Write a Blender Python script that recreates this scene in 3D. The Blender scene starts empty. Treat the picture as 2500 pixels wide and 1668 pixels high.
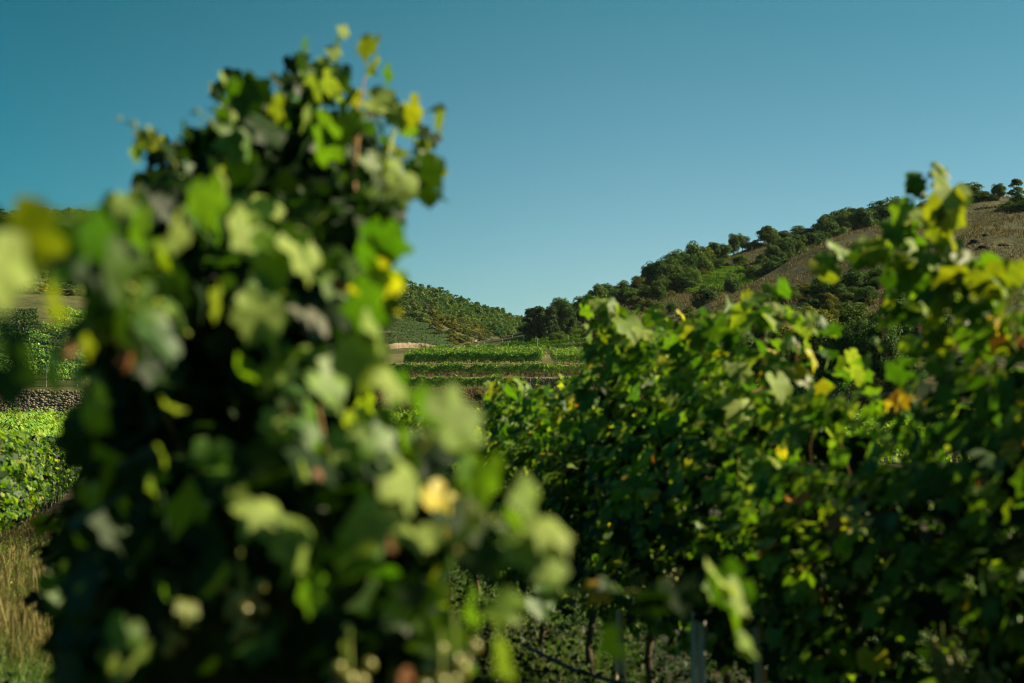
import bpy, math, random
import numpy as np

# ------------------------------------------------------------------ camera, sky, sun, exposure
S = bpy.context.scene
COL = S.collection
rnd = random.Random(7)
RG = np.random.default_rng(11)

F_PX = 2500 * 50 / 36.0
PITCH = math.atan(141 / F_PX)
CAM = np.array([0.0, 0.0, 1.53])
cam_d = bpy.data.cameras.new('camera')
cam = bpy.data.objects.new('camera', cam_d)
COL.objects.link(cam)
cam.location = CAM
cam.rotation_euler = (math.pi / 2 + PITCH, 0, 0)
cam_d.lens = 50
cam_d.sensor_width = 36
cam_d.clip_start = 0.05
cam_d.clip_end = 9000
cam_d.dof.use_dof = True
cam_d.dof.focus_distance = 260
cam_d.dof.aperture_fstop = 2.5
S.camera = cam

SUN_AZ = math.radians(80)      # to the right of the view direction (+Y)
SUN_EL = math.radians(36)
SUN = np.array([math.sin(SUN_AZ) * math.cos(SUN_EL), math.cos(SUN_AZ) * math.cos(SUN_EL), math.sin(SUN_EL)])
world = bpy.data.worlds.new('World')
S.world = world
world.use_nodes = True
wn = world.node_tree.nodes
wl = world.node_tree.links
wn.clear()
sky = wn.new('ShaderNodeTexSky')
sky.sky_type = 'NISHITA'
sky.sun_disc = False
sky.sun_elevation = SUN_EL
sky.sun_rotation = SUN_AZ
sky.altitude = 1500
sky.air_density = 1.0
sky.dust_density = 1.0
sky.ozone_density = 2.0
tint = wn.new('ShaderNodeMix')
tint.data_type = 'RGBA'
tint.blend_type = 'MULTIPLY'
tint.inputs['Factor'].default_value = 1.0
bg = wn.new('ShaderNodeBackground')
bg.inputs['Strength'].default_value = 0.05
wo = wn.new('ShaderNodeOutputWorld')
# the sky deepens away from the sun's side
tcw = wn.new('ShaderNodeTexCoord'); sxw = wn.new('ShaderNodeSeparateXYZ'); wl.new(tcw.outputs['Generated'], sxw.inputs[0])
mrw = wn.new('ShaderNodeMapRange'); mrw.interpolation_type = 'SMOOTHSTEP'
mrw.inputs['From Min'].default_value = -0.52; mrw.inputs['From Max'].default_value = 0.14
wl.new(sxw.outputs['X'], mrw.inputs['Value'])
side = wn.new('ShaderNodeMix'); side.data_type = 'RGBA'
side.inputs['A'].default_value = (0.0, 0.60, 0.64, 1); side.inputs['B'].default_value = (1, 1, 1, 1)
wl.new(mrw.outputs['Result'], side.inputs['Factor'])
sm = wn.new('ShaderNodeMix'); sm.data_type = 'RGBA'; sm.blend_type = 'MULTIPLY'; sm.inputs['Factor'].default_value = 1.0
wl.new(sky.outputs[0], sm.inputs['A']); wl.new(side.outputs['Result'], sm.inputs['B']); wl.new(sm.outputs['Result'], tint.inputs['A'])
elv = wn.new('ShaderNodeMapRange'); elv.inputs['From Min'].default_value = 0.06; elv.inputs['From Max'].default_value = 0.28
wl.new(sxw.outputs['Z'], elv.inputs['Value'])
elc = wn.new('ShaderNodeMix'); elc.data_type = 'RGBA'
elc.inputs['A'].default_value = (0.69, 0.88, 0.80, 1); elc.inputs['B'].default_value = (0.29, 0.745, 0.60, 1)
wl.new(elv.outputs['Result'], elc.inputs['Factor']); wl.new(elc.outputs['Result'], tint.inputs['B'])
wl.new(tint.outputs['Result'], bg.inputs['Color'])
wl.new(bg.outputs[0], wo.inputs['Surface'])

sd = bpy.data.lights.new('sun', 'SUN')
sd.energy = 5.0
sd.angle = math.radians(0.5)
sd.color = (1.0, 0.87, 0.58)
so = bpy.data.objects.new('sun', sd)
COL.objects.link(so)
so.location = (60, 20, 60)
so.rotation_euler = (math.pi / 2 - SUN_EL, 0, math.pi - SUN_AZ)

S.view_settings.view_transform = 'Standard'
S.view_settings.look = 'None'
S.view_settings.exposure = 1.3
S.view_settings.gamma = 1.0
S.view_settings.use_curve_mapping = False
S.render.engine = 'CYCLES'
S.cycles.use_denoising = True
S.cycles.max_bounces = 6
S.cycles.pixel_filter_type = 'BLACKMAN_HARRIS'
S.cycles.filter_width = 1.1
S.cycles.diffuse_bounces = 2
S.cycles.glossy_bounces = 2
S.cycles.transmission_bounces = 4
S.cycles.transparent_max_bounces = 4

# ------------------------------------------------------------------ helpers
def P(px, py, Y):
    """world point seen at photo pixel (px, py) at forward distance Y"""
    px = np.asarray(px, float); py = np.asarray(py, float); Y = np.asarray(Y, float)
    a = (px - 1250) / F_PX
    b = (834 - py) / F_PX
    ry = math.cos(PITCH) - math.sin(PITCH) * b
    rz = math.sin(PITCH) + math.cos(PITCH) * b
    k = Y / ry
    return np.stack([a * k, Y + 0 * a, CAM[2] + rz * k], -1)

def to_px(p):
    """photo pixel of a world point"""
    d = np.asarray(p, float) - CAM
    f = d[..., 1] * math.cos(PITCH) + d[..., 2] * math.sin(PITCH)
    u = -d[..., 1] * math.sin(PITCH) + d[..., 2] * math.cos(PITCH)
    return 1250 + F_PX * d[..., 0] / f, 834 - F_PX * u / f

def mesh_np(name, V, F, mat=None, tintv=None, smooth=False):
    V = np.ascontiguousarray(V, np.float32); F = np.ascontiguousarray(F, np.int32)
    me = bpy.data.meshes.new(name)
    n, k = F.shape
    me.vertices.add(len(V)); me.vertices.foreach_set('co', V.ravel())
    me.loops.add(n * k); me.loops.foreach_set('vertex_index', F.ravel())
    me.polygons.add(n); me.polygons.foreach_set('loop_start', np.arange(n, dtype=np.int32) * k)
    if tintv is not None:
        at = me.attributes.new('tint', 'FLOAT', 'FACE')
        at.data.foreach_set('value', np.ascontiguousarray(tintv, np.float32))
    me.update(calc_edges=True)
    if smooth:
        me.polygons.foreach_set('use_smooth', np.ones(n, bool))
    if mat: me.materials.append(mat)
    return me

def link(name, data, parent=None, loc=None):
    o = bpy.data.objects.new(name, data)
    COL.objects.link(o)
    if parent is not None: o.parent = parent
    if loc is not None: o.location = loc
    return o

def tag(o, label=None, cat=None, group=None, kind=None):
    if label: o['label'] = label
    if cat: o['category'] = cat
    if group: o['group'] = group
    if kind: o['kind'] = kind
    return o

def frames(n, hint):
    """rotation matrices with z along n and y along hint"""
    n = n / np.linalg.norm(n, axis=-1, keepdims=True)
    y = hint - (hint * n).sum(-1, keepdims=True) * n
    y = y / (np.linalg.norm(y, axis=-1, keepdims=True) + 1e-9)
    x = np.cross(y, n)
    return np.stack([x, y, n], -1)

def scatter(T, TF, R, s, p):
    """joined copies of a template"""
    n, m = len(p), len(T)
    V = np.einsum('nij,mj->nmi', R, T) * (np.ones(n) * s)[:, None, None] + p[:, None, :]
    F = TF[None] + (np.arange(n) * m)[:, None, None]
    return V.reshape(-1, 3), F.reshape(-1, TF.shape[1])

def tube(path, rad, sides=6):
    path = np.asarray(path, float); rad = np.asarray(rad, float) * np.ones(len(path))
    t = np.gradient(path, axis=0)
    t /= np.linalg.norm(t, axis=1, keepdims=True) + 1e-9
    ref = np.array([0.31, 0.17, 0.93]) if abs(t[0, 2]) < .8 else np.array([1.0, 0.1, 0.0])
    a = np.cross(t, ref); a /= np.linalg.norm(a, axis=1, keepdims=True)
    b = np.cross(t, a)
    th = np.arange(sides) / sides * 2 * math.pi
    V = path[:, None] + rad[:, None, None] * (np.cos(th)[None, :, None] * a[:, None] + np.sin(th)[None, :, None] * b[:, None])
    n = len(path)
    F = []
    for i in range(n - 1):
        for j in range(sides):
            k = (j + 1) % sides
            F.append([i * sides + j, i * sides + k, (i + 1) * sides + k, (i + 1) * sides + j])
    return V.reshape(-1, 3), np.array(F)

def join(parts):
    Vs, Fs, o = [], [], 0
    for V, F in parts:
        Vs.append(V); Fs.append(F + o); o += len(V)
    return np.concatenate(Vs), np.concatenate(Fs)

def vnoise(x, y, seed=0):
    """smooth value noise in -1..1"""
    x = np.asarray(x, float); y = np.asarray(y, float)
    xi = np.floor(x).astype(np.int64); yi = np.floor(y).astype(np.int64)
    fx = x - xi; fy = y - yi
    fx = fx * fx * (3 - 2 * fx); fy = fy * fy * (3 - 2 * fy)
    def h(a, b):
        v = (a * 374761393 + b * 668265263 + seed * 974711) & 0xffffffff
        v = ((v ^ (v >> 13)) * 1274126177) & 0xffffffff
        return ((v ^ (v >> 16)) & 0xffff) / 32767.5 - 1
    return (h(xi, yi) * (1 - fx) + h(xi + 1, yi) * fx) * (1 - fy) + (h(xi, yi + 1) * (1 - fx) + h(xi + 1, yi + 1) * fx) * fy

def fbm(x, y, seed=0, o=4):
    r = 0; a = 1
    for i in range(o):
        r = r + a * vnoise(x * 2 ** i, y * 2 ** i, seed + i * 17); a *= .5
    return r

ORDW = 'first second third fourth fifth sixth seventh eighth ninth tenth eleventh twelfth thirteenth fourteenth fifteenth sixteenth seventeenth eighteenth nineteenth twentieth'.split()
def nth(i):
    if i < 20: return ORDW[i]
    t = {2: 'twenty', 3: 'thirty', 4: 'forty'}[(i + 1) // 10]
    return (t[:-1] + 'ieth') if (i + 1) % 10 == 0 else t + '-' + ORDW[(i + 1) % 10 - 1]

# ------------------------------------------------------------------ materials
def new_mat(name):
    m = bpy.data.materials.new(name)
    m.use_nodes = True
    nt = m.node_tree
    nt.nodes.clear()
    return m, nt.nodes, nt.links

def ramp(N, stops, interp='LINEAR'):
    r = N.new('ShaderNodeValToRGB')
    r.color_ramp.interpolation = interp
    e = r.color_ramp.elements
    while len(e) > 1: e.remove(e[-1])
    e[0].position = stops[0][0]; e[0].color = (*stops[0][1], 1)
    for p, c in stops[1:]:
        x = e.new(p); x.color = (*c, 1)
    return r

def leaf_material(name, stops, trans=0.35, rough=0.45, spec=0.45, tcol=(1.5, 1.55, 0.35), back=(1.35, 1.25, 1.9), bump=False):
    m, N, L = new_mat(name)
    at = N.new('ShaderNodeAttribute'); at.attribute_name = 'tint'
    oi = N.new('ShaderNodeObjectInfo')
    ad = N.new('ShaderNodeMath'); ad.operation = 'ADD'
    L.new(at.outputs['Fac'], ad.inputs[0]); L.new(oi.outputs['Random'], ad.inputs[1])
    fr = N.new('ShaderNodeMath'); fr.operation = 'FRACT'
    L.new(ad.outputs[0], fr.inputs[0])
    rp = ramp(N, stops)
    L.new(fr.outputs[0], rp.inputs[0])
    col = rp.outputs[0]
    if bump:
        tc = N.new('ShaderNodeTexCoord')
        nz = N.new('ShaderNodeTexNoise'); nz.inputs['Scale'].default_value = 3.0; nz.inputs['Detail'].default_value = 4
        L.new(tc.outputs['Object'], nz.inputs['Vector'])
        mr = N.new('ShaderNodeMapRange'); mr.inputs[1].default_value = .3; mr.inputs[2].default_value = .7; mr.inputs[3].default_value = .7; mr.inputs[4].default_value = 1.3
        L.new(nz.outputs['Fac'], mr.inputs[0])
        mu = N.new('ShaderNodeVectorMath'); mu.operation = 'SCALE'
        L.new(col, mu.inputs[0]); L.new(mr.outputs[0], mu.inputs['Scale'])
        col = mu.outputs[0]
    # paler underside
    geo = N.new('ShaderNodeNewGeometry')
    bk = N.new('ShaderNodeVectorMath'); bk.operation = 'MULTIPLY'; bk.inputs[1].default_value = back
    L.new(col, bk.inputs[0])
    mb = N.new('ShaderNodeMix'); mb.data_type = 'RGBA'
    L.new(geo.outputs['Backfacing'], mb.inputs['Factor']); L.new(col, mb.inputs['A']); L.new(bk.outputs[0], mb.inputs['B'])
    pr = N.new('ShaderNodeBsdfPrincipled')
    pr.inputs['Roughness'].default_value = rough
    pr.inputs['Specular IOR Level'].default_value = spec
    L.new(mb.outputs['Result'], pr.inputs['Base Color'])
    tr = N.new('ShaderNodeBsdfTranslucent')
    tm = N.new('ShaderNodeVectorMath'); tm.operation = 'MULTIPLY'; tm.inputs[1].default_value = tcol
    L.new(col, tm.inputs[0]); L.new(tm.outputs[0], tr.inputs['Color'])
    mx = N.new('ShaderNodeMixShader'); mx.inputs[0].default_value = trans
    L.new(pr.outputs[0], mx.inputs[1]); L.new(tr.outputs[0], mx.inputs[2])
    out = N.new('ShaderNodeOutputMaterial')
    L.new(mx.outputs[0], out.inputs['Surface'])
    return m

def noise_material(name, stops, scale=1.0, detail=8, rough=0.9, bump=0.0, bscale=None, stretch=(1, 1, 1), second=None):
    m, N, L = new_mat(name)
    tc = N.new('ShaderNodeTexCoord')
    mp = N.new('ShaderNodeMapping'); mp.inputs['Scale'].default_value = stretch
    L.new(tc.outputs['Object'], mp.inputs['Vector'])
    nz = N.new('ShaderNodeTexNoise'); nz.inputs['Scale'].default_value = scale; nz.inputs['Detail'].default_value = detail; nz.inputs['Roughness'].default_value = .65
    L.new(mp.outputs[0], nz.inputs['Vector'])
    rp = ramp(N, stops)
    L.new(nz.outputs['Fac'], rp.inputs[0])
    col = rp.outputs[0]
    if second:
        n2 = N.new('ShaderNodeTexNoise'); n2.inputs['Scale'].default_value = second[0]; n2.inputs['Detail'].default_value = 5
        L.new(tc.outputs['Object'], n2.inputs['Vector'])
        mr = N.new('ShaderNodeMapRange'); mr.inputs[1].default_value = second[2]; mr.inputs[2].default_value = second[3]
        L.new(n2.outputs['Fac'], mr.inputs[0])
        mb = N.new('ShaderNodeMix'); mb.data_type = 'RGBA'
        L.new(mr.outputs[0], mb.inputs['Factor']); L.new(col, mb.inputs['A']); mb.inputs['B'].default_value = (*second[1], 1)
        col = mb.outputs['Result']
    pr = N.new('ShaderNodeBsdfPrincipled'); pr.inputs['Roughness'].default_value = rough
    pr.inputs['Specular IOR Level'].default_value = .15
    L.new(col, pr.inputs['Base Color'])
    if bump:
        nb = N.new('ShaderNodeTexNoise'); nb.inputs['Scale'].default_value = bscale or scale * 3; nb.inputs['Detail'].default_value = 6
        L.new(mp.outputs[0], nb.inputs['Vector'])
        bp = N.new('ShaderNodeBump'); bp.inputs['Strength'].default_value = .9; bp.inputs['Distance'].default_value = bump
        L.new(nb.outputs['Fac'], bp.inputs['Height']); L.new(bp.outputs[0], pr.inputs['Normal'])
    out = N.new('ShaderNodeOutputMaterial')
    L.new(pr.outputs[0], out.inputs['Surface'])
    return m

def flat_material(name, c, rough=.6, spec=.3, metal=0, var=.25, scale=20):
    m, N, L = new_mat(name)
    tc = N.new('ShaderNodeTexCoord')
    nz = N.new('ShaderNodeTexNoise'); nz.inputs['Scale'].default_value = scale; nz.inputs['Detail'].default_value = 5
    L.new(tc.outputs['Object'], nz.inputs['Vector'])
    rp = ramp(N, [(.3, tuple(x * (1 - var) for x in c)), (.7, tuple(min(1, x * (1 + var)) for x in c))])
    L.new(nz.outputs['Fac'], rp.inputs[0])
    pr = N.new('ShaderNodeBsdfPrincipled'); pr.inputs['Roughness'].default_value = rough
    pr.inputs['Specular IOR Level'].default_value = spec; pr.inputs['Metallic'].default_value = metal
    L.new(rp.outputs[0], pr.inputs['Base Color'])
    out = N.new('ShaderNodeOutputMaterial'); L.new(pr.outputs[0], out.inputs['Surface'])
    return m

M = {}
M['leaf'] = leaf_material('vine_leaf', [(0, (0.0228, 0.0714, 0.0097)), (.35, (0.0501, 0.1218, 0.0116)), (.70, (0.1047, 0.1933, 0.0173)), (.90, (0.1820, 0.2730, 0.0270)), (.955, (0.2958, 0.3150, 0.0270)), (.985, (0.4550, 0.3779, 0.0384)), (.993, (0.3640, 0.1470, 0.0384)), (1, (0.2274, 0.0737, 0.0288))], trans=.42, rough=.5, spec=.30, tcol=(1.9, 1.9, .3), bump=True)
M['leaf_plain_shade'] = leaf_material('vine_leaf_green_shade', [(0, (0.0051, 0.0179, 0.0030)), (.5, (0.0110, 0.0306, 0.0043)), (1, (0.0213, 0.0493, 0.0059))], trans=.30, rough=.55, spec=.18, tcol=(1.8, 1.8, .3), bump=True)  # darker copy of the vine leaf, shade of the inside put into the colour
M['leaf_pale_lit'] = leaf_material('vine_leaf_pale_lit', [(0, (0.1345, 0.2026, 0.0337)), (1, (0.2386, 0.2995, 0.0673))], trans=.35, rough=.6, spec=.12, back=(1.05, 1.05, 1.15), bump=True)  # lighter copy of the vine leaf, sunlit look put into the colour
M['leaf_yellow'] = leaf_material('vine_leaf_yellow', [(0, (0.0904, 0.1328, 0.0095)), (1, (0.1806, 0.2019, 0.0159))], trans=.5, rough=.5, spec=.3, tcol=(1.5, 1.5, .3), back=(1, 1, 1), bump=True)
M['leaf_bright'] = leaf_material('vine_leaf_bright', [(0, (0.0361, 0.0949, 0.0090)), (1, (0.0867, 0.1581, 0.0143))], trans=.5, rough=.5, spec=.3, tcol=(1.7, 1.8, .3), back=(1.1, 1.1, 1.3), bump=True)
M['leaf_orange'] = leaf_material('vine_leaf_orange', [(0, (.18, .065, .015)), (1, (.24, .095, .026))], trans=.4, rough=.55, spec=.3, tcol=(1.4, 1.0, .4), bump=True)
M['leaf_grey'] = leaf_material('vine_leaf_grey', [(0, (.095, .10, .065)), (1, (.12, .12, .085))], trans=.2, rough=.6, spec=.15, tcol=(1, 1, .6), back=(1, 1, 1), bump=True)
M['row_leaf'] = leaf_material('terrace_vine_leaf', [(0, (0.0399, 0.1110, 0.0190)), (.5, (0.0995, 0.2134, 0.0324)), (.9, (0.2103, 0.3522, 0.0474)), (1, (0.3763, 0.4483, 0.0569))], trans=.24, rough=.6, spec=.06)
M['row_leaf_light'] = leaf_material('terrace_vine_leaf_light', [(0, (0.0910, 0.2000, 0.0328)), (.5, (0.1636, 0.2909, 0.0473)), (.9, (0.2728, 0.3819, 0.0545)), (1, (0.4000, 0.3636, 0.0728))], trans=.24, rough=.6, spec=.06)
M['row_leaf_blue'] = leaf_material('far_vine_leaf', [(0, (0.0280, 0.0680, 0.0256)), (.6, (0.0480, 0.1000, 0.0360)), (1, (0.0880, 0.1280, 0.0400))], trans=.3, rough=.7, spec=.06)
TREE = [(0, (.028, .060, .013)), (.5, (.052, .095, .018)), (1, (.10, .14, .025))]
M['crown_dark'] = leaf_material('dark_tree_leaf', [(0, (0.0232, 0.0567, 0.0154)), (.5, (0.0406, 0.0837, 0.0209)), (1, (0.0725, 0.1215, 0.0264))], trans=.25, rough=.6, spec=.06)
M['crown_mid'] = leaf_material('green_tree_leaf', TREE, trans=.3, rough=.6, spec=.06)
M['crown_pine'] = leaf_material('pine_needle', [(0, (0.0203, 0.0459, 0.0176)), (.5, (0.0348, 0.0675, 0.0242)), (1, (0.0609, 0.0945, 0.0286))], trans=.12, rough=.65, spec=.06)
M['crown_olive'] = leaf_material('olive_shrub_leaf', [(0, (.05, .065, .018)), (.5, (.095, .10, .025)), (1, (.15, .13, .035))], trans=.3, rough=.65, spec=.06)
M['crown_grey'] = leaf_material('grey_shrub_leaf', [(0, (.035, .060, .028)), (1, (.085, .11, .05))], trans=.25, rough=.65, spec=.06)
M['crown_yellow'] = leaf_material('autumn_tree_leaf', [(0, (.04, .065, .014)), (.5, (.08, .10, .02)), (1, (.16, .14, .03))], trans=.32, rough=.6, spec=.06)
M['crown_red'] = leaf_material('red_shrub_leaf', [(0, (.13, .05, .025)), (1, (.24, .08, .035))], trans=.3, rough=.65, spec=.06)
M['crown_bright'] = leaf_material('bright_tree_leaf', [(0, (.04, .085, .014)), (1, (.10, .16, .025))], trans=.34, rough=.6, spec=.06)
M['forest'] = leaf_material('forest_leaf', [(0, (0.0275, 0.0715, 0.0230)), (.35, (0.0495, 0.1045, 0.0242)), (.7, (0.0880, 0.1320, 0.0276)), (1, (0.1430, 0.1485, 0.0345))], trans=.25, rough=.7, spec=.06)
M['bark'] = noise_material('bark', [(.3, (.05, .035, .022)), (.7, (.14, .10, .065))], scale=12, bump=.01, stretch=(1, 1, .3))
M['cane'] = noise_material('vine_cane', [(.3, (.20, .10, .045)), (.7, (.36, .22, .09))], scale=25, stretch=(1, 1, .4), rough=.6)
M['green_cane'] = noise_material('green_shoot', [(.3, (.14, .19, .04)), (.7, (.26, .28, .07))], scale=25, rough=.5)
M['dead_wood'] = flat_material('dead_wood', (.42, .38, .32), .8)
M['dry_hill'] = noise_material('dry_hillside', [(.30, (0.0180, 0.0201, 0.0063)), (.46, (0.0350, 0.0363, 0.0107)), (.60, (0.0574, 0.0571, 0.0167)), (.75, (0.0846, 0.0835, 0.0255))], scale=.22, detail=12, bump=.5, bscale=.9, stretch=(1, 1, 2.2), second=(.05, (.034, .038, .015), .48, .70))
M['dry_grass'] = leaf_material('dry_grass_blade', [(0, (0.0583, 0.0491, 0.0194)), (.5, (0.1118, 0.0920, 0.0389)), (1, (0.2041, 0.1687, 0.0758))], trans=.25, rough=.8, spec=.1, tcol=(1.1, 1, .8), back=(1, 1, 1))
M['hill_green'] = noise_material('scrub_hillside', [(.3, (0.0218, 0.0324, 0.0086)), (.5, (0.0468, 0.0518, 0.0156)), (.7, (0.0874, 0.0792, 0.0259))], scale=.12, detail=10, bump=.5, bscale=.6)
M['bank'] = noise_material('dirt_bank', [(.28, (0.0360, 0.0224, 0.0120)), (.5, (0.0800, 0.0496, 0.0248)), (.7, (0.1360, 0.0864, 0.0440))], scale=.6, detail=12, bump=.5, bscale=1.5, stretch=(1, 1, .6))
M['terrace_grass'] = noise_material('terrace_grass', [(.3, (0.0560, 0.0680, 0.0176)), (.5, (0.1000, 0.0960, 0.0304)), (.7, (0.1360, 0.1120, 0.0440))], scale=.5, detail=10, bump=.1)
M['soil'] = noise_material('vineyard_soil', [(.3, (0.0118, 0.0151, 0.0050)), (.5, (0.0252, 0.0235, 0.0094)), (.7, (0.0504, 0.0386, 0.0185))], scale=1.4, detail=10, bump=.06, bscale=9)
M['stone'] = noise_material('wall_stone', [(.3, (0.0884, 0.0751, 0.0530)), (.5, (0.1591, 0.1326, 0.0972)), (.7, (0.2475, 0.2122, 0.1591))], scale=1.7, detail=8, rough=.9)
M['mortar'] = flat_material('wall_core', (.11, .092, .066), .95)
M['sand'] = noise_material('pale_loess', [(.3, (0.1360, 0.1040, 0.0640)), (.7, (0.2320, 0.1880, 0.1280))], scale=.6, detail=10, bump=.2)
M['straw'] = leaf_material('straw_blade', [(0, (0.0720, 0.0663, 0.0210)), (.5, (0.1440, 0.1248, 0.0455)), (1, (0.2448, 0.2106, 0.0840))], trans=.35, rough=.7, spec=.1, tcol=(1.1, 1, .8), back=(1, 1, 1))
M['grass_green'] = leaf_material('green_grass_blade', [(0, (0.0455, 0.1040, 0.0195)), (.6, (0.0910, 0.1690, 0.0286)), (1, (0.1820, 0.2210, 0.0520))], trans=.35, rough=.6, spec=.3, back=(1, 1, 1))
M['wood_post'] = noise_material('weathered_stake', [(.3, (0.3200, 0.2400, 0.1440)), (.7, (0.6400, 0.5120, 0.3200))], scale=9, stretch=(1, 1, .15), rough=.8, bump=.002, bscale=30)
M['metal'] = flat_material('galvanised_steel', (.50, .50, .45), .55, .4, .3, .15, 30)
M['wire'] = flat_material('steel_wire', (.25, .25, .24), .45, .5, .7)
M['hose'] = flat_material('black_hose', (.012, .012, .013), .5)
M['grape'] = flat_material('grape_skin', (.17, .16, .028), .3, .5, 0, .35, 3)
M['tie'] = flat_material('blue_tie', (.02, .16, .20), .5)
M['rock'] = noise_material('dark_rock', [(.3, (0.0123, 0.0126, 0.0115)), (.7, (0.0350, 0.0350, 0.0315))], scale=1.2, bump=.1)

# ------------------------------------------------------------------ terrain
ROW_DIR = np.array([-0.265, 1.0]); ROW_DIR /= np.linalg.norm(ROW_DIR)
ROW_NRM = np.array([ROW_DIR[1], -ROW_DIR[0]])      # points to the right

def gz(x, y):
    x = np.asarray(x, float); y = np.asarray(y, float)
    t = np.clip(y, -60, 40)
    w = np.clip((y - 30) / 20, 0, 1)
    base = -0.028 * t
    return base + .035 * vnoise(x * .9, y * .9, 3) + .06 * vnoise(x * .13, y * .13, 5)

def grid_mesh(name, X, Y, Z, mat):
    n, m = X.shape
    V = np.stack([X, Y, Z], -1).reshape(-1, 3)
    i = np.arange(n - 1)[:, None] * m + np.arange(m - 1)[None]
    F = np.stack([i, i + m, i + m + 1, i + 1], -1).reshape(-1, 4)
    return mesh_np(name, V, F, mat, smooth=True)

def axis(lims):
    out = []
    for a, b, s in lims: out.append(np.arange(a, b, s))
    return np.concatenate(out + [[lims[-1][1]]])
gx = axis([(-1600, -300, 130), (-300, -60, 20), (-60, -14, 2), (-14, 14, .4), (14, 60, 2), (60, 300, 20), (300, 1600, 130)])
gy = axis([(-600, -200, 100), (-200, -20, 15), (-20, 3, 1), (3, 32, .4), (32, 130, 2), (130, 400, 20), (400, 2000, 160)])
X, Y = np.meshgrid(gx, gy)
tag(link('ground', grid_mesh('ground', X, Y, gz(X, Y), M['soil'])), kind='structure')

class Sheet:
    """a hillside given by control columns (px, [(py, Y), ...]) from foot to crest"""
    def __init__(s, cols, step=14, sm=5, drop=.55, amp=.5):
        px = [c[0] for c in cols]
        A = np.array([c[1] for c in cols], float)
        s.px = np.arange(px[0], px[-1] + 1, step).astype(float)
        s.py = np.stack([np.interp(s.px, px, A[:, k, 0]) for k in range(A.shape[1])], 1)
        s.Y = np.stack([np.interp(s.px, px, A[:, k, 1]) for k in range(A.shape[1])], 1)
        ker = np.hanning(sm + 2)[1:-1]; ker /= ker.sum(); h = sm // 2
        for a in (s.py, s.Y):
            for k in range(a.shape[1]):
                a[:, k] = np.convolve(np.pad(a[:, k], h, mode='edge'), ker, 'valid')
        s.drop = drop; s.amp = amp
    def depth(s, px, py):
        i = np.clip((px - s.px[0]) / (s.px[1] - s.px[0]), 0, len(s.px) - 1.001)
        k = int(i); f = i - k
        yy = s.py[k] * (1 - f) + s.py[k + 1] * f; dd = s.Y[k] * (1 - f) + s.Y[k + 1] * f
        return float(np.interp(-py, -yy, dd))
    def at(s, px, py):
        p = P(px, py, s.depth(px, py))
        p[2] += s.rough(p[0], p[1])
        return p
    def crest(s, px):
        return float(np.interp(px, s.px, s.py[:, -1]))
    def rough(s, x, y):
        return (s.amp * fbm(np.asarray(x) * .035, np.asarray(y) * .035, 9, 4) * .5 - s.amp * .3) * np.clip((np.asarray(y) - 132) / 120, 0, 1)
    def build(s, name, mat, sub=14):
        R = s.py.shape[1]
        t = np.linspace(0, R - 1, (R - 1) * sub + 1)
        py = np.stack([np.interp(t, np.arange(R), s.py[i]) for i in range(len(s.px))], 1)
        Yd = np.stack([np.interp(t, np.arange(R), s.Y[i]) for i in range(len(s.px))], 1)
        PX = np.broadcast_to(s.px[None], py.shape)
        W = P(PX, py, Yd)
        W[..., 2] += s.rough(W[..., 0], W[..., 1])
        back = []
        last = W[-1]
        d = last - CAM; d[:, 2] = 0; d /= np.linalg.norm(d, axis=1, keepdims=True)
        for q, dz in ((10, .3), (30, 2), (70, 9), (160, 36), (400, 130)):
            b = last + d * q; b[:, 2] -= dz * s.drop; back.append(b)
        foot = W[0].copy(); foot[:, 2] -= 8; foot[:, 1] += 0.5
        W = np.concatenate([foot[None], W, np.stack(back)])
        return tag(link(name, grid_mesh(name, W[..., 0], W[..., 1], W[..., 2], mat)), kind='structure')

left_hill = Sheet([
    (-1100, [(1030, 90), (1000, 112), (950, 117), (880, 150), (760, 250), (620, 360), (495, 460)]),
    (-300, [(1030, 100), (1003, 118), (955, 122), (880, 158), (750, 260), (630, 360), (500, 450)]),
    (0, [(1030, 105), (1003, 122), (955, 126), (880, 165), (745, 270), (640, 355), (514, 450)]),
    (60, [(1030, 106), (1003, 123), (955, 127), (880, 167), (745, 273), (640, 358), (522, 455)]),
    (150, [(1030, 108), (1004, 124), (955, 128), (880, 170), (748, 280), (642, 365), (526, 475)]),
    (260, [(1030, 112), (1005, 126), (955, 130), (882, 180), (752, 295), (645, 385), (520, 500)]),
    (600, [(1020, 150), (1005, 190), (960, 200), (890, 250), (780, 390), (700, 480), (570, 600)]),
    (900, [(905, 275), (880, 300), (862, 345), (848, 400), (790, 490), (755, 570), (675, 700)]),
    (960, [(895, 285), (872, 310), (860, 350), (848, 400), (790, 500), (755, 580), (700, 720)]),
    (1060, [(890, 290), (868, 320), (858, 370), (850, 420), (810, 520), (775, 600), (723, 760)]),
    (1150, [(885, 300), (862, 340), (854, 410), (848, 480), (825, 570), (800, 660), (750, 820)]),
    (1230, [(880, 310), (858, 360), (850, 450), (845, 540), (832, 640), (812, 740), (775, 880)]),
    (1300, [(880, 320), (856, 380), (850, 480), (845, 580), (836, 700), (822, 800), (798, 930)]),
    (1500, [(880, 330), (856, 400), (850, 500), (845, 620), (840, 740), (832, 840), (820, 980)])], amp=1.6)
left_hill.build('left_hill', M['hill_green'], 10)

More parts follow.
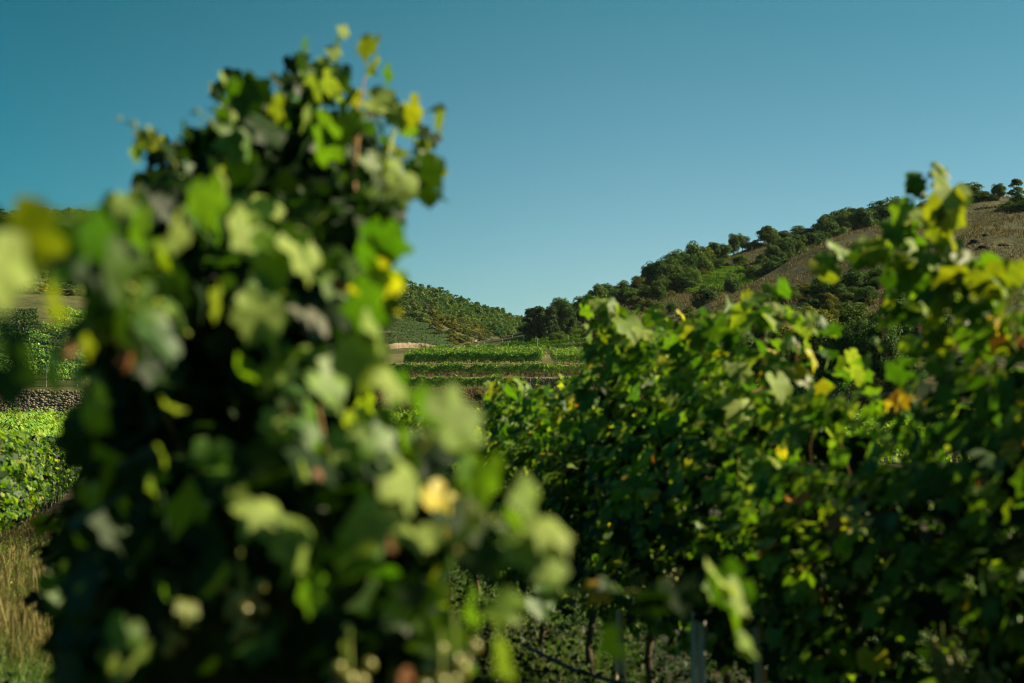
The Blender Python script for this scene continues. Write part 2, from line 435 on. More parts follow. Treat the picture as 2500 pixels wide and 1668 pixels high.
right_hill = Sheet([
    (1150, [(862, 300), (853, 320), (846, 350), (840, 400)]),
    (1230, [(860, 300), (850, 325), (838, 365), (826, 420)]),
    (1290, [(858, 300), (845, 330), (828, 370), (806, 430)]),
    (1400, [(858, 300), (836, 340), (806, 392), (775, 440)]),
    (1550, [(858, 295), (800, 365), (750, 415), (712, 460)]),
    (1700, [(860, 285), (770, 380), (700, 435), (655, 485)]),
    (1800, [(865, 280), (745, 385), (665, 440), (612, 505)]),
    (1880, [(870, 275), (730, 385), (640, 445), (580, 520)]),
    (2000, [(870, 270), (710, 390), (620, 450), (562, 525)]),
    (2150, [(870, 270), (680, 390), (580, 460), (520, 535)]),
    (2350, [(870, 270), (640, 400), (545, 475), (492, 545)]),
    (2700, [(870, 270), (610, 400), (510, 480), (455, 550)]),
    (3500, [(870, 270), (560, 400), (460, 480), (400, 550)])], amp=1.4)
right_hill.build('right_hill', M['dry_hill'], 24)

spur = Sheet([
    (1400, [(920, 255), (905, 262), (892, 268), (882, 275)]),
    (1600, [(975, 225), (900, 250), (840, 270), (795, 300)]),
    (1760, [(990, 165), (900, 200), (790, 255), (708, 310)]),
    (1850, [(990, 152), (880, 195), (755, 262), (658, 330)]),
    (1960, [(990, 142), (850, 192), (705, 272), (604, 347)]),
    (2060, [(990, 135), (825, 190), (665, 282), (557, 362)]),
    (2150, [(990, 130), (800, 190), (625, 290), (520, 375)]),
    (2300, [(990, 125), (765, 190), (585, 300), (484, 390)]),
    (2420, [(990, 120), (745, 182), (565, 300), (458, 395)]),
    (2500, [(990, 118), (740, 180), (560, 298), (462, 395)]),
    (2800, [(990, 112), (700, 180), (540, 290), (430, 390)]),
    (3500, [(990, 100), (650, 180), (500, 280), (400, 380)])], amp=3.0)
spur.build('spur_hill', M['dry_hill'], 24)

# terraces in the valley: a stepped profile along Y
PROF = [(150, -1.6), (222, -1.25), (226, -.9), (229, .9), (233.5, 2.95), (234.5, 3.05), (242.0, 3.15), (242.4, 4.9), (243.0, 5.2), (250.3, 5.45), (251.6, 7.2), (253, 7.45), (262, 8.1), (292, 10.6), (300, 11.0), (330, 12.0), (420, 12.5)]
def tz(x, y):
    yy = np.asarray(y, float) + .6 * vnoise(np.asarray(x) * .05, 0 * np.asarray(x), 21)
    z = np.interp(yy, [p[0] for p in PROF], [p[1] for p in PROF])
    return z
tx = np.arange(-110, 80.1, .9)
ty = np.unique(np.concatenate([np.arange(150, 224, 6), np.arange(224, 254, .35), np.arange(254, 300, 1.5), np.arange(300, 421, 6)]))
X, Y = np.meshgrid(tx, ty)
Z = tz(X, Y)
slope = np.gradient(Z, axis=0) / np.gradient(Y, axis=0)
Z = Z + np.clip(slope, 0, 1) * .45 * fbm(X * .25, Y * .4, 31) + .06 * fbm(X * .5, Y * .5, 33)
Z[:, :] -= np.clip((-X - 26) / 40, 0, 1) ** 2 * 6
terr = link('terraced_slope', grid_mesh('terraced_slope', X, Y, Z, M['terrace_grass']))
terr.data.materials.append(M['bank'])
mi = np.zeros(len(terr.data.polygons), np.int32)
c = np.empty(len(mi) * 3, np.float32); terr.data.polygons.foreach_get('center', c); c = c.reshape(-1, 3)
mi[(c[:, 1] < 234.2)] = 1
mi[(c[:, 1] > 250.2) & (c[:, 1] < 251.8)] = 1
terr.data.polygons.foreach_set('material_index', mi)
tag(terr, kind='structure')

# ------------------------------------------------------------------ leaf templates
def leaf_template(seed, teeth=True):
    r = np.random.default_rng(seed)
    half = [(0, 1.0), (11, .80), (22, .80), (33, .68), (46, .84), (58, .95), (72, .82), (86, .70), (100, .78), (118, .82), (138, .70), (160, .62), (174, .25)]
    pts = []
    for a, q in half: pts.append((a, q * (1 + r.uniform(-.07, .07))))
    for a, q in half[1:][::-1]: pts.append((-a, q * (1 + r.uniform(-.07, .07))))
    V = [(0, 0, 0)]
    cup = r.uniform(-.6, .8); fold = r.uniform(-.1, 1.0); tw = r.uniform(-.3, .3); ph = r.uniform(0, 6)
    droop = r.uniform(.0, .9)
    for a, q in pts:
        t = math.radians(a)
        x, y = math.sin(t) * q, math.cos(t) * q
        z = -cup * (x * x + y * y) * .5 + fold * abs(x) * .5 + tw * x * y - droop * max(y, 0) ** 2 * .6 + .06 * math.sin(5 * t + ph)
        V.append((x, y, z))
    n = len(pts)
    F = [(0, i + 1, (i + 1) % n + 1) for i in range(n)]
    V = np.array(V); F = np.array(F)
    F = F[:, ::-1] if True else F
    return V * .5 / .82, F
LEAF_T = [leaf_template(k) for k in range(14)]
NL = len(LEAF_T)
LEAF_ME = {}
def leaf_mesh(k, m):
    if (k, m) not in LEAF_ME:
        V, Fc = LEAF_T[k]
        LEAF_ME[(k, m)] = mesh_np('leaf', V, Fc, M[m], np.zeros(len(Fc)), smooth=False)
    return LEAF_ME[(k, m)]
# smaller leaf for joined foliage (8 triangles)
half = [(0, 1.0), (28, .6), (55, .9), (85, .6), (120, .8), (170, .3)]
SV = [(0, 0, 0)] + [(math.sin(math.radians(a)) * q, math.cos(math.radians(a)) * q, .12 * abs(math.sin(math.radians(a))) - .15 * q * q) for a, q in half + [(-a, q) for a, q in half[1:][::-1]]]
SV = np.array(SV) * .6; SF = np.array([(0, (i + 1) % 11 + 1, i + 1) for i in range(11)])
# card for distant foliage: a folded pair of triangles
CV = np.array([(-.5, 0, .1), (0, -.55, 0), (.5, .05, .12), (0, .6, -.05)]); CF = np.array([(0, 1, 3), (1, 2, 3)])

def put_leaf(parent, base, pos, R, size, m):
    k = rnd.randrange(NL)
    o = bpy.data.objects.new('leaf', leaf_mesh(k, m))
    COL.objects.link(o)
    o.parent = parent
    from mathutils import Matrix
    A = np.eye(4); A[:3, :3] = R * size; A[:3, 3] = pos - base
    o.matrix_basis = Matrix(A.tolist())
    return o

def joined_leaves(name, parent, base, pos, nrm, hint, size, mat, kindstuff=True, card=False):
    R = frames(nrm, hint)
    T, TF = (CV, CF) if card else (SV, SF)
    V, Fc = scatter(T, TF, R, size, pos - base)
    tn = np.repeat(RG.random(len(pos)), len(TF))
    o = link(name, mesh_np(name, V, Fc, mat, tn), parent)
    if kindstuff: o['kind'] = 'stuff'
    return o

# ------------------------------------------------------------------ trees
def unit(n, r=RG):
    v = r.normal(size=(n, 3)); return v / np.linalg.norm(v, axis=1, keepdims=True)

def crown_geo(seed, kind, nb, per, ls):
    r = np.random.default_rng(seed)
    C, Rr = [], []
    lean = r.uniform(-.12, .12, 2)
    for i in range(nb):
        if kind == 'pine':
            h = r.uniform(.12, 1.0)
            w = .46 * (1 - max(h - .25, 0) ** 1.5 * .85) * r.uniform(.3, 1)
            a = r.uniform(0, 6.283)
            C.append((math.cos(a) * w, math.sin(a) * w, h * .93)); Rr.append(r.uniform(.08, .15))
        elif kind == 'bush':
            a = r.uniform(0, 6.283); e = math.acos(r.uniform(0.02, 1)); q = r.uniform(.45, .85)
            C.append((.5 * math.sin(e) * math.cos(a) * q, .5 * math.sin(e) * math.sin(a) * q, .05 + .75 * math.cos(e) * q)); Rr.append(r.uniform(.13, .22))
        else:
            a = r.uniform(0, 6.283); u = r.uniform(-.8, 1); q = r.uniform(.5, 1)
            s = math.sqrt(1 - u * u) * (1.0 if u < .2 else 1.05)
            C.append((.36 * s * math.cos(a) * q + lean[0] * u, .36 * s * math.sin(a) * q + lean[1] * u, .47 + .42 * u * q)); Rr.append(r.uniform(.10, .20))
    C = np.array(C); Rr = np.array(Rr)
    idx = np.repeat(np.arange(nb), per)
    d = unit(len(idx), r); d[:, 2] = np.where(d[:, 2] < -.3, -d[:, 2], d[:, 2])
    flat = np.array([1.2, 1.2, .6]) if kind == 'pine' else np.array([1, 1, .85])
    pos = C[idx] + d * (Rr[idx] * r.uniform(.7, 1.12, len(idx)))[:, None] * flat
    pos[:, 2] = np.abs(pos[:, 2])
    n = d + r.normal(size=d.shape) * .45
    s = ls * r.uniform(.6, 1.4, len(idx))
    hint = r.normal(size=d.shape)
    V, Fc = scatter(CV, CF, frames(n, hint), s, pos)
    bt = r.random(nb)
    tn = np.clip(bt[idx] * .65 + r.random(len(idx)) * .35, 0, .999)
    return V, Fc, np.repeat(tn, len(CF)), C

def trunk_geo(seed, C, kind):
    r = np.random.default_rng(seed)
    parts = []
    top = np.array([r.uniform(-.05, .05), r.uniform(-.05, .05), .75])
    path = np.array([top * t + np.array([.02 * math.sin(5 * t), .02 * math.cos(4 * t) - .02, 0]) for t in np.linspace(0, 1, 7)])
    parts.append(tube(path, np.linspace(.032, .008, 7), 7))
    pick = r.choice(len(C), min(9, len(C)), replace=False)
    for c in C[pick]:
        t = np.clip(c[2] * .6, .12, .7)
        a = top * t
        mid = (a + c) / 2 + np.array([0, 0, -.03])
        parts.append(tube(np.array([a, mid, c]), [.014, .009, .004], 5))
    return join(parts)

CROWN = {}
def tree_meshes(kind, var, matk, lod):
    key = (kind, var, matk, lod)
    if key not in CROWN:
        nb, per, ls = {'hi': (60, 200, .030), 'mid': (54, 170, .034), 'low': (18, 40, .095)}[lod]
        if kind == 'bush': nb = nb * 2 // 3
        V, Fc, tn, C = crown_geo(var * 13 + len(kind), kind, nb, per, ls)
        # the tint is stored so that the object's own random value shifts it only a little
        cm = mesh_np('crown', V, Fc, M[matk], tn)
        tV, tF = trunk_geo(var, C, kind)
        CROWN[key] = (cm, mesh_np('trunk', tV, tF, M['bark'], smooth=True))
    return CROWN[key]

def tree(name, p, h, w, kind, matk, lod='mid', label=None, cat='tree', group=None, parts=True, rot=None):
    var = rnd.randrange(5)
    cm, tm = tree_meshes(kind, var, matk, lod)
    rz = rnd.uniform(0, 6.28) if rot is None else rot
    if parts:
        e = link(name, None, None, p)
        e.rotation_euler = (0, 0, rz); e.scale = (w, w, h)
        link('crown', cm, e); link('trunk', tm, e)
    else:
        e = link(name, cm, None, p)
        e.rotation_euler = (0, 0, rz); e.scale = (w, w, h)
    tag(e, label, cat, group)
    return e

def tree_px(sheet, px, top, base, wpx, kind, matk, label, lod='mid', name=None, cat=None, group=None):
    p = sheet.at(px, base)
    d = p[1]
    h = (base - top) / F_PX * d * 1.08; w = wpx / F_PX * d * 1.2
    p = p - np.array([0, 0, .15]); w *= rnd.choice([.75, .9, 1, 1.1]); h *= rnd.uniform(.88, 1.12)
    nm = name or {'pine': 'pine_tree', 'bush': 'shrub', 'round': 'broadleaf_tree'}[kind]
    return tree(nm, p, h, w, kind, matk, lod, label, cat or ('shrub' if kind == 'bush' else 'tree'), group)

RT = [  # right ridge, left to right
    (1308, 752, 822, 62, 'pine', 'crown_pine', 'dark pine at the left foot of the right ridge, beside the notch in the skyline'),
    (1345, 748, 822, 60, 'pine', 'crown_pine', 'second dark pine from the skyline notch, broad flat crown'),
    (1385, 735, 815, 64, 'round', 'crown_dark', 'dark round tree just right of the two pines at the foot of the ridge'),
    (1372, 730, 785, 50, 'round', 'crown_dark', 'tree whose top pokes up behind the dark round tree near the pines'),
    (1422, 708, 792, 66, 'round', 'crown_dark', 'dark broad tree halfway between the pines and the first grassy gap of the ridge'),
    (1455, 700, 770, 60, 'round', 'crown_mid', 'mid green tree on the lower ridge behind the shiny vine tip'),
    (1490, 692, 752, 52, 'round', 'crown_dark', 'dark small tree on the lower ridge right of the shiny vine tip'),
    (1516, 686, 742, 48, 'round', 'crown_mid', 'small green tree left of the pale orange bank on the ridge'),
    (1540, 690, 738, 44, 'bush', 'crown_bright', 'light green bushy tree above the pale orange bank on the ridge'),
    (1562, 672, 728, 50, 'round', 'crown_mid', 'tree stepping up the ridge left of the pointed tree'),
    (1580, 646, 722, 46, 'round', 'crown_dark', 'narrow pointed dark tree on the ridge left of the vineyard plot'),
    (1606, 636, 716, 60, 'round', 'crown_dark', 'dark tree directly right of the narrow pointed tree on the ridge'),
    (1634, 624, 708, 66, 'round', 'crown_mid', 'broad green tree on the ridge left of the highest pair above the plot'),
    (1672, 602, 690, 70, 'round', 'crown_dark', 'tall dark tree on the ridge above the left end of the vineyard plot'),
    (1706, 596, 674, 66, 'round', 'crown_mid', 'tall green tree on the ridge above the middle of the vineyard plot'),
    (1742, 582, 648, 50, 'round', 'crown_dark', 'thin topped dark tree on the ridge with bare twigs showing'),
    (1766, 588, 640, 40, 'round', 'crown_mid', 'low green tree between the thin topped tree and the dark knob'),
    (1790, 574, 628, 40, 'round', 'crown_dark', 'dark knob shaped tree on the ridge left of the grassy dome'),
    (1814, 566, 612, 34, 'round', 'crown_mid', 'slim upright tree at the left edge of the grassy dome'),
    (1842, 572, 602, 34, 'bush', 'crown_bright', 'light green bush at the left edge of the grassy dome skyline'),
    (1876, 552, 596, 52, 'round', 'crown_mid', 'green tree on the grassy dome skyline, left of its pale feathery neighbour'),
    (1910, 554, 588, 46, 'bush', 'crown_grey', 'pale feathery tree on the grassy dome skyline'),
    (1952, 546, 574, 44, 'bush', 'crown_dark', 'left one of two flat dark bushes on top of the grassy dome'),
    (1978, 548, 572, 40, 'bush', 'crown_dark', 'right one of two flat dark bushes on top of the grassy dome'),
    (2050, 545, 610, 64, 'round', 'crown_dark', 'dark tree in the gully right of the grassy dome, lower than the big pair'),
    (2108, 500, 590, 78, 'round', 'crown_dark', 'left one of the two big dark trees standing on the spur skyline'),
    (2156, 482, 565, 78, 'round', 'crown_dark', 'right one of the two big dark trees standing on the spur skyline'),
    (2192, 488, 540, 44, 'round', 'crown_dark', 'smaller dark tree right behind the two big trees on the spur skyline'),
]
for px, top, base, w, k, m, lb in RT:
    tree_px(right_hill, px, top, base, w, k, m, lb)
GT = [  # gully between the dome and the spur
    (2020, 575, 640, 66, 'round', 'crown_dark', 'highest dark tree in the gully between the grassy dome and the spur'),
    (1975, 590, 662, 72, 'round', 'crown_mid', 'green tree in the gully just below the grassy dome'),
    (1925, 612, 688, 66, 'round', 'crown_dark', 'dark gully tree right of the vineyard plot, above the bare dead branches'),
    (1880, 622, 690, 60, 'round', 'crown_dark', 'dark gully tree at the upper right corner of the vineyard plot'),
    (1845, 628, 672, 48, 'bush', 'crown_mid', 'green bush at the top edge of the vineyard plot'),
    (1806, 612, 644, 50, 'bush', 'crown_bright', 'light green bush on the dry grass above the vineyard plot'),
    (1760, 618, 655, 36, 'bush', 'crown_mid', 'bush below the thin topped tree above the vineyard plot'),
    (1905, 660, 712, 52, 'bush', 'crown_dark', 'dark thicket bush right of the vineyard plot near the dead branches'),
    (1860, 668, 702, 36, 'bush', 'crown_grey', 'small round grey green bush at the right end of the vineyard plot'),
    (1790, 682, 730, 46, 'round', 'crown_dark', 'dark round tree just below the vineyard plot'),
    (1656, 655, 704, 48, 'bush', 'crown_olive', 'olive brown bush at the left end of the vineyard plot'),
    (1602, 699, 712, 14, 'bush', 'crown_red', 'small red bush on the pale path left below the vineyard plot'),
    (1812, 694, 714, 18, 'bush', 'crown_red', 'rusty red little bush beside the dark round tree under the plot'),
    (1575, 727, 745, 44, 'bush', 'crown_olive', 'low olive scrub on the dry patch left under the vineyard plot'),
    (1548, 720, 742, 40, 'bush', 'crown_olive', 'low olive scrub directly right of the pale orange bank'),
    (1525, 735, 775, 50, 'bush', 'crown_dark', 'dark bush on the lower ridge flank right of the shiny vine tip'),
    (1755, 700, 750, 46, 'bush', 'crown_olive', 'olive green bush between the dark round trees below the plot'),
    (1722, 706, 768, 66, 'round', 'crown_dark', 'round dark green tree on the dry patch below the vineyard plot'),
    (1685, 735, 782, 58, 'bush', 'crown_olive', 'brownish round bush left below the round dark green tree'),
    (1640, 728, 765, 34, 'bush', 'crown_dark', 'small dark bush on the dry patch under the plot'),
    (1652, 755, 818, 70, 'bush', 'crown_bright', 'bright green bush behind the tips of the middle vines'),
    (1480, 790, 822, 60, 'bush', 'crown_dark', 'dark bush at the foot of the ridge right of the pale orange bank'),
    (1590, 770, 826, 70, 'bush', 'crown_mid', 'green bush at the foot of the ridge behind the middle vines'),
]
for px, top, base, w, k, m, lb in GT:
    tree_px(right_hill, px, top, base, w, k, m, lb)
ST = [  # spur: crest trees and the big thicket at its foot
    (2270, 462, 500, 56, 'bush', 'crown_dark', 'dark low bush on the spur skyline behind the tall blurred vine tip'),
    (2360, 434, 478, 66, 'round', 'crown_mid', 'left one of the trees grouped on the spur skyline right of the tall vine tip'),
    (2400, 442, 475, 60, 'bush', 'crown_mid', 'middle low tree of the group on the spur skyline right of the tall vine tip'),
    (2438, 430, 472, 40, 'round', 'crown_mid', 'right one of the trees grouped on the spur skyline right of the tall vine tip'),
    (2482, 420, 488, 54, 'pine', 'crown_mid', 'lone open crowned pine at the right edge of the photo on the spur'),
    (2462, 478, 502, 60, 'bush', 'crown_dark', 'dark shrub on the grass under the lone pine at the right edge'),
    (2500, 470, 505, 60, 'bush', 'crown_dark', 'dark shrub cut by the right edge of the photo under the lone pine'),
    (2368, 598, 618, 26, 'bush', 'crown_olive', 'small brownish shrub beside the dark rocks on the spur slope'),
    (2160, 590, 606, 22, 'bush', 'crown_olive', 'small olive shrub on the upper left flank of the spur'),
    (2090, 640, 720, 80, 'bush', 'crown_dark', 'dark scrub on the spur flank behind the upper right vine shoots'),
    (2010, 668, 740, 70, 'bush', 'crown_dark', 'dark scrub on the spur flank left of the upper right vine shoots'),
    (1955, 712, 800, 84, 'bush', 'crown_grey', 'rounded grey green tree on the spur flank above the yellow crowned thicket'),
    (2022, 722, 815, 66, 'round', 'crown_yellow', 'yellow crowned tree right of the rounded grey green tree'),
    (1870, 755, 850, 80, 'round', 'crown_dark', 'dark tree on the spur flank above the middle vines'),
    (1800, 770, 860, 86, 'round', 'crown_olive', 'olive tree on the spur flank directly behind the middle vines'),
    (1730, 795, 880, 86, 'round', 'crown_dark', 'dark tree low on the spur behind the middle vines'),
    (1905, 790, 960, 130, 'round', 'crown_yellow', 'big yellow green tree in the thicket at the foot of the spur'),
    (1985, 768, 955, 130, 'round', 'crown_yellow', 'tallest yellow green tree in the thicket at the foot of the spur'),
    (2052, 795, 955, 110, 'round', 'crown_dark', 'dark green tree at the right side of the thicket at the foot of the spur'),
    (2110, 780, 950, 120, 'round', 'crown_dark', 'dark tree between the thicket and the upper right vine shoots'),
    (1830, 820, 955, 110, 'round', 'crown_dark', 'dark tree at the left side of the thicket at the foot of the spur'),
    (1760, 850, 950, 100, 'bush', 'crown_dark', 'dark rounded bush left of the thicket at the foot of the spur'),
    (2075, 700, 790, 90, 'bush', 'crown_mid', 'green bush high in the gully above the thicket'),
    (2190, 700, 820, 110, 'round', 'crown_dark', 'dark tree seen between the upper right vine shoots'),
    (2280, 720, 850, 120, 'round', 'crown_dark', 'dark tree hidden behind the upper right vine foliage'),
    (2400, 720, 850, 120, 'round', 'crown_dark', 'dark tree near the right edge behind the vine foliage'),
    (2160, 650, 700, 70, 'bush', 'crown_dark', 'dark bush on the spur slope between vine shoots'),
    (2480, 640, 700, 70, 'bush', 'crown_mid', 'green bush at the right edge below the bare spur slope'),
    (2150, 800, 962, 130, 'round', 'crown_dark', 'dark tree at the far right end of the thicket, seen through the dip'),
    (2095, 830, 968, 120, 'bush', 'crown_dark', 'dark rounded bush in the dip between the right hand vines'),
    (2205, 850, 975, 130, 'bush', 'crown_mid', 'green bush behind the vines right of the dip'),
    (2130, 900, 982, 100, 'bush', 'crown_olive', 'olive bush low in the dip between the right hand vines'),
    (1925, 880, 965, 90, 'bush', 'crown_dark', 'dark undergrowth bush in front of the big yellow green tree'),
    (2010, 885, 968, 90, 'bush', 'crown_dark', 'dark undergrowth bush in front of the tallest yellow green tree'),
]
for px, top, base, w, k, m, lb in ST:
    tree_px(spur, px, top, base, w, k, m, lb, 'hi' if base > 850 else 'mid')

# trees filling the wood on the right ridge and the gully
SIDE = lambda px: 'near the pines' if px < 1440 else 'above the first dry gap' if px < 1580 else 'left of the vineyard plot' if px < 1700 else 'above the vineyard plot'
for i in range(95):
    px = rnd.uniform(1285, 1760); cr = right_hill.crest(px)
    dp = np.interp(px, [1285, 1400, 1500, 1600, 1680, 1760], [14, 30, 28, 66, 40, 16])
    py = cr + rnd.uniform(-2, dp) + 4
    w = rnd.choice([16, 20, 26, 34, 46, 54]) * rnd.uniform(.85, 1.15)
    if 1398 < px < 1450 and py > 768: continue
    mk = rnd.choice(['crown_dark', 'crown_dark', 'crown_mid', 'crown_mid', 'crown_bright', 'crown_olive'])
    tree_px(right_hill, px, py - w * rnd.uniform(.8, 1.1), py, w, rnd.choice(['round', 'round', 'bush', 'pine'] if px < 1420 else ['round', 'round', 'bush']), mk,
            ('large ' if w > 40 else 'middling ' if w > 24 else 'small ') + {'crown_dark': 'dark', 'crown_mid': 'mid green', 'crown_bright': 'light green', 'crown_olive': 'olive'}[mk] + ' tree in the right ridge wood, ' + SIDE(px), name='ridge_tree', cat='tree', group='trees filling the wood of the right ridge')
for i in range(80):
    px = rnd.uniform(1850, 2150); py = spur.crest(px) + rnd.uniform(-34, 4) * np.interp(px, [1850, 1960, 2100, 2150], [1, .9, .6, .3])
    cr = right_hill.crest(px)
    if px < 2010: py = spur.crest(px) + rnd.uniform(-12, 4)
    py = max(py, cr + 4)
    w = rnd.choice([22, 28, 34, 44, 56]) * rnd.uniform(.85, 1.15) * (.75 if px < 2010 else 1)
    mk = rnd.choice(['crown_dark', 'crown_dark', 'crown_mid']); sz = 'tall' if w > 38 else 'middling' if w > 26 else 'small'
    tree_px(right_hill, px, py - w * rnd.uniform(.7, 1.0), py + 6, w, rnd.choice(['round', 'bush']), mk,
            sz + (' dark' if mk == 'crown_dark' else ' mid') + ' green tree packed into the gully ' + ('beside the vineyard plot' if px < 1930 else 'below the grassy dome' if px < 2030 else 'leading up to the spur skyline'), name='gully_tree', cat='tree', group='trees filling the gully behind the spur')
for i in range(26):
    px = rnd.uniform(1284, 1425); py = rnd.uniform(812, 830); w = rnd.choice([22, 30, 40])
    tree_px(right_hill, px, py - w * rnd.uniform(.5, .9), py, w, 'bush', rnd.choice(['crown_dark', 'crown_pine', 'crown_mid']), ('small' if w < 25 else 'middling' if w < 35 else 'broad') + ' dark bush under the pines at the foot of the right ridge', name='understory_bush', cat='shrub', group='bushes under the pines')
# scrub on the lower flanks
LOW = lambda px: np.interp(px, [1440, 1560, 1700, 1850, 2000, 2150, 2300, 2500], [800, 800, 768, 728, 688, 655, 645, 655])
for i in range(430):
    px = rnd.uniform(1440, 2320); py = LOW(px) + rnd.uniform(8, 170 if px < 1800 else 250)
    sh = right_hill if px < 1640 else spur
    if sh is spur and py < spur.crest(px) + 6: continue
    if sh is right_hill and py > 838: continue
    w = rnd.uniform(28, 60)
    mk = rnd.choice(['crown_dark', 'crown_dark', 'crown_dark', 'crown_mid', 'crown_olive', 'crown_grey'])
    tree_px(sh, px, py - w * rnd.uniform(.5, .9), py + 3, w, 'bush', mk,
            ('broad ' if w > 48 else 'middling ' if w > 38 else 'small ') + {'crown_dark': 'dark', 'crown_mid': 'green', 'crown_olive': 'olive', 'crown_grey': 'grey green'}[mk] + ' scrub bush ' + ('high' if py < LOW(px) + 48 else 'midway' if py < LOW(px) + 90 else 'low') + ' on the flank ' + ('left of the middle vine tips' if px < 1640 else 'behind the middle vine tips' if px < 1800 else 'above the yellow thicket' if px < 2050 else 'between the upper right vine shoots'), group='scrub bushes on the lower hill flanks')

# left hill woodland: up to 300 single trees, the rest one mass
lim = lambda px: np.interp(px, [-1100, 0, 120, 260, 600, 900, 960, 1010, 1060, 1130, 1200, 1300], [690, 700, 715, 725, 745, 765, 768, 785, 790, 815, 822, 838])
cand = []
tries = 0
acc = []
while len(acc) < 1500 and tries < 60000:
    tries += 1
    px = rnd.uniform(-250, 1310)
    top = left_hill.crest(px)
    py = rnd.uniform(top - .5, lim(px))
    d = left_hill.depth(px, py)
    p = left_hill.at(px, py)
    ok = True
    r2 = 3.3 ** 2 if d > 560 else 3.7 ** 2
    for q in acc[-1500:]:
        if abs(q[0][0] - p[0]) < 6 and (q[0][0] - p[0]) ** 2 + ((q[0][1] - p[1]) * .7) ** 2 < r2: ok = False; break
    if ok: acc.append((p, d, px, py))
SZ = lambda w: 'small' if w < 4.6 else 'middling' if w < 6.2 else 'large'
vis = [a for a in acc if a[2] > 930 or (a[2] < 290 and a[3] < 800)]
vis.sort(key=lambda a: a[1])
single = vis[:140] + sorted([a for a in vis[140:] if a[2] > 930], key=lambda a: a[1])[:155]
sid = set(id(a) for a in single)
for a in single:
    p, d, px, py = a
    k_ = rnd.choice([.65, .8, 1, 1, 1.3]); h = rnd.uniform(5.0, 7.5) * k_; w = rnd.uniform(5.2, 7.6) * k_
    if px < 400: h *= .55
    edge = py > lim(px) - 16
    if edge: h *= .75
    mk = rnd.choice(['crown_olive', 'crown_olive', 'forest', 'crown_yellow']) if edge else rnd.choice(['forest', 'forest', 'forest', 'crown_grey'])
    where = 'at the far left edge' if px < 60 else 'left of the blurred vine' if px < 160 else 'behind the blurred vine' if px < 400 else 'right beside the blurred vine' if px < 1020 else 'above the striped slope' if px < 1110 else 'between striped slope and notch' if px < 1210 else 'next to the notch'
    tree('woodland_tree', p - np.array([0, 0, .4]), h, w, 'bush', mk, 'low', SZ(w) + ' rounded tree ' + ('at the lower edge' if edge else 'on the skyline' if py < left_hill.crest(px) + 7 else 'in the upper half' if py < (left_hill.crest(px) + lim(px)) / 2 else 'in the lower half') + ' of the wood, ' + where, 'tree', 'trees of the wood on the left hill', parts=False)
Vs, Fs, Ts, off = [], [], [], 0
protos = [crown_geo(k, 'bush', 12, 30, .11) for k in range(5)]
for a in acc:
    if id(a) in sid: continue
    V, Fc, tn, _ = protos[rnd.randrange(5)]
    k_ = rnd.choice([.7, .85, 1, 1, 1.25]); h = rnd.uniform(5, 7.5) * k_; w = rnd.uniform(5.2, 7.6) * k_; r = rnd.uniform(0, 6.28)
    if a[2] < 500: h *= .55
    c_, s_ = math.cos(r) * w, math.sin(r) * w
    W = np.stack([V[:, 0] * c_ - V[:, 1] * s_, V[:, 0] * s_ + V[:, 1] * c_, V[:, 2] * h], 1) + a[0] - [0, 0, .4]
    Vs.append(W); Fs.append(Fc + off); Ts.append((tn * .25 + rnd.random() * .75)); off += len(V)
wood = link('woodland', mesh_np('woodland', np.concatenate(Vs), np.concatenate(Fs), M['forest'], np.concatenate(Ts)))
tag(wood, 'dense green wood covering the left hill between its single trees', 'woodland', kind='stuff')
# scrub along the lower edge of the wood
for i in range(70):
    px = rnd.uniform(965, 1250); l = lim(px)
    py = l + rnd.uniform(0, 1) * (846 - l)
    if px < 1110 and py > 778 + (px - 960) * .42: continue
    d = left_hill.depth(px, py); w = rnd.uniform(2.5, 6)
    tree('scrub_bush', left_hill.at(px, py) - np.array([0, 0, .2]), w * rnd.uniform(.5, .8), w, 'bush', rnd.choice(['crown_olive', 'crown_olive', 'crown_yellow', 'crown_grey', 'crown_mid']), 'low',
         ('small ' if w < 3.6 else 'middling ' if w < 4.8 else 'large ') + 'scrub bush under the left wood, ' + ('beside the blurred vine' if px < 1020 else 'above the striped slope' if px < 1085 else 'right of the striped slope' if px < 1160 else 'near the notch'), 'shrub', 'scrub bushes under the left wood', parts=False)

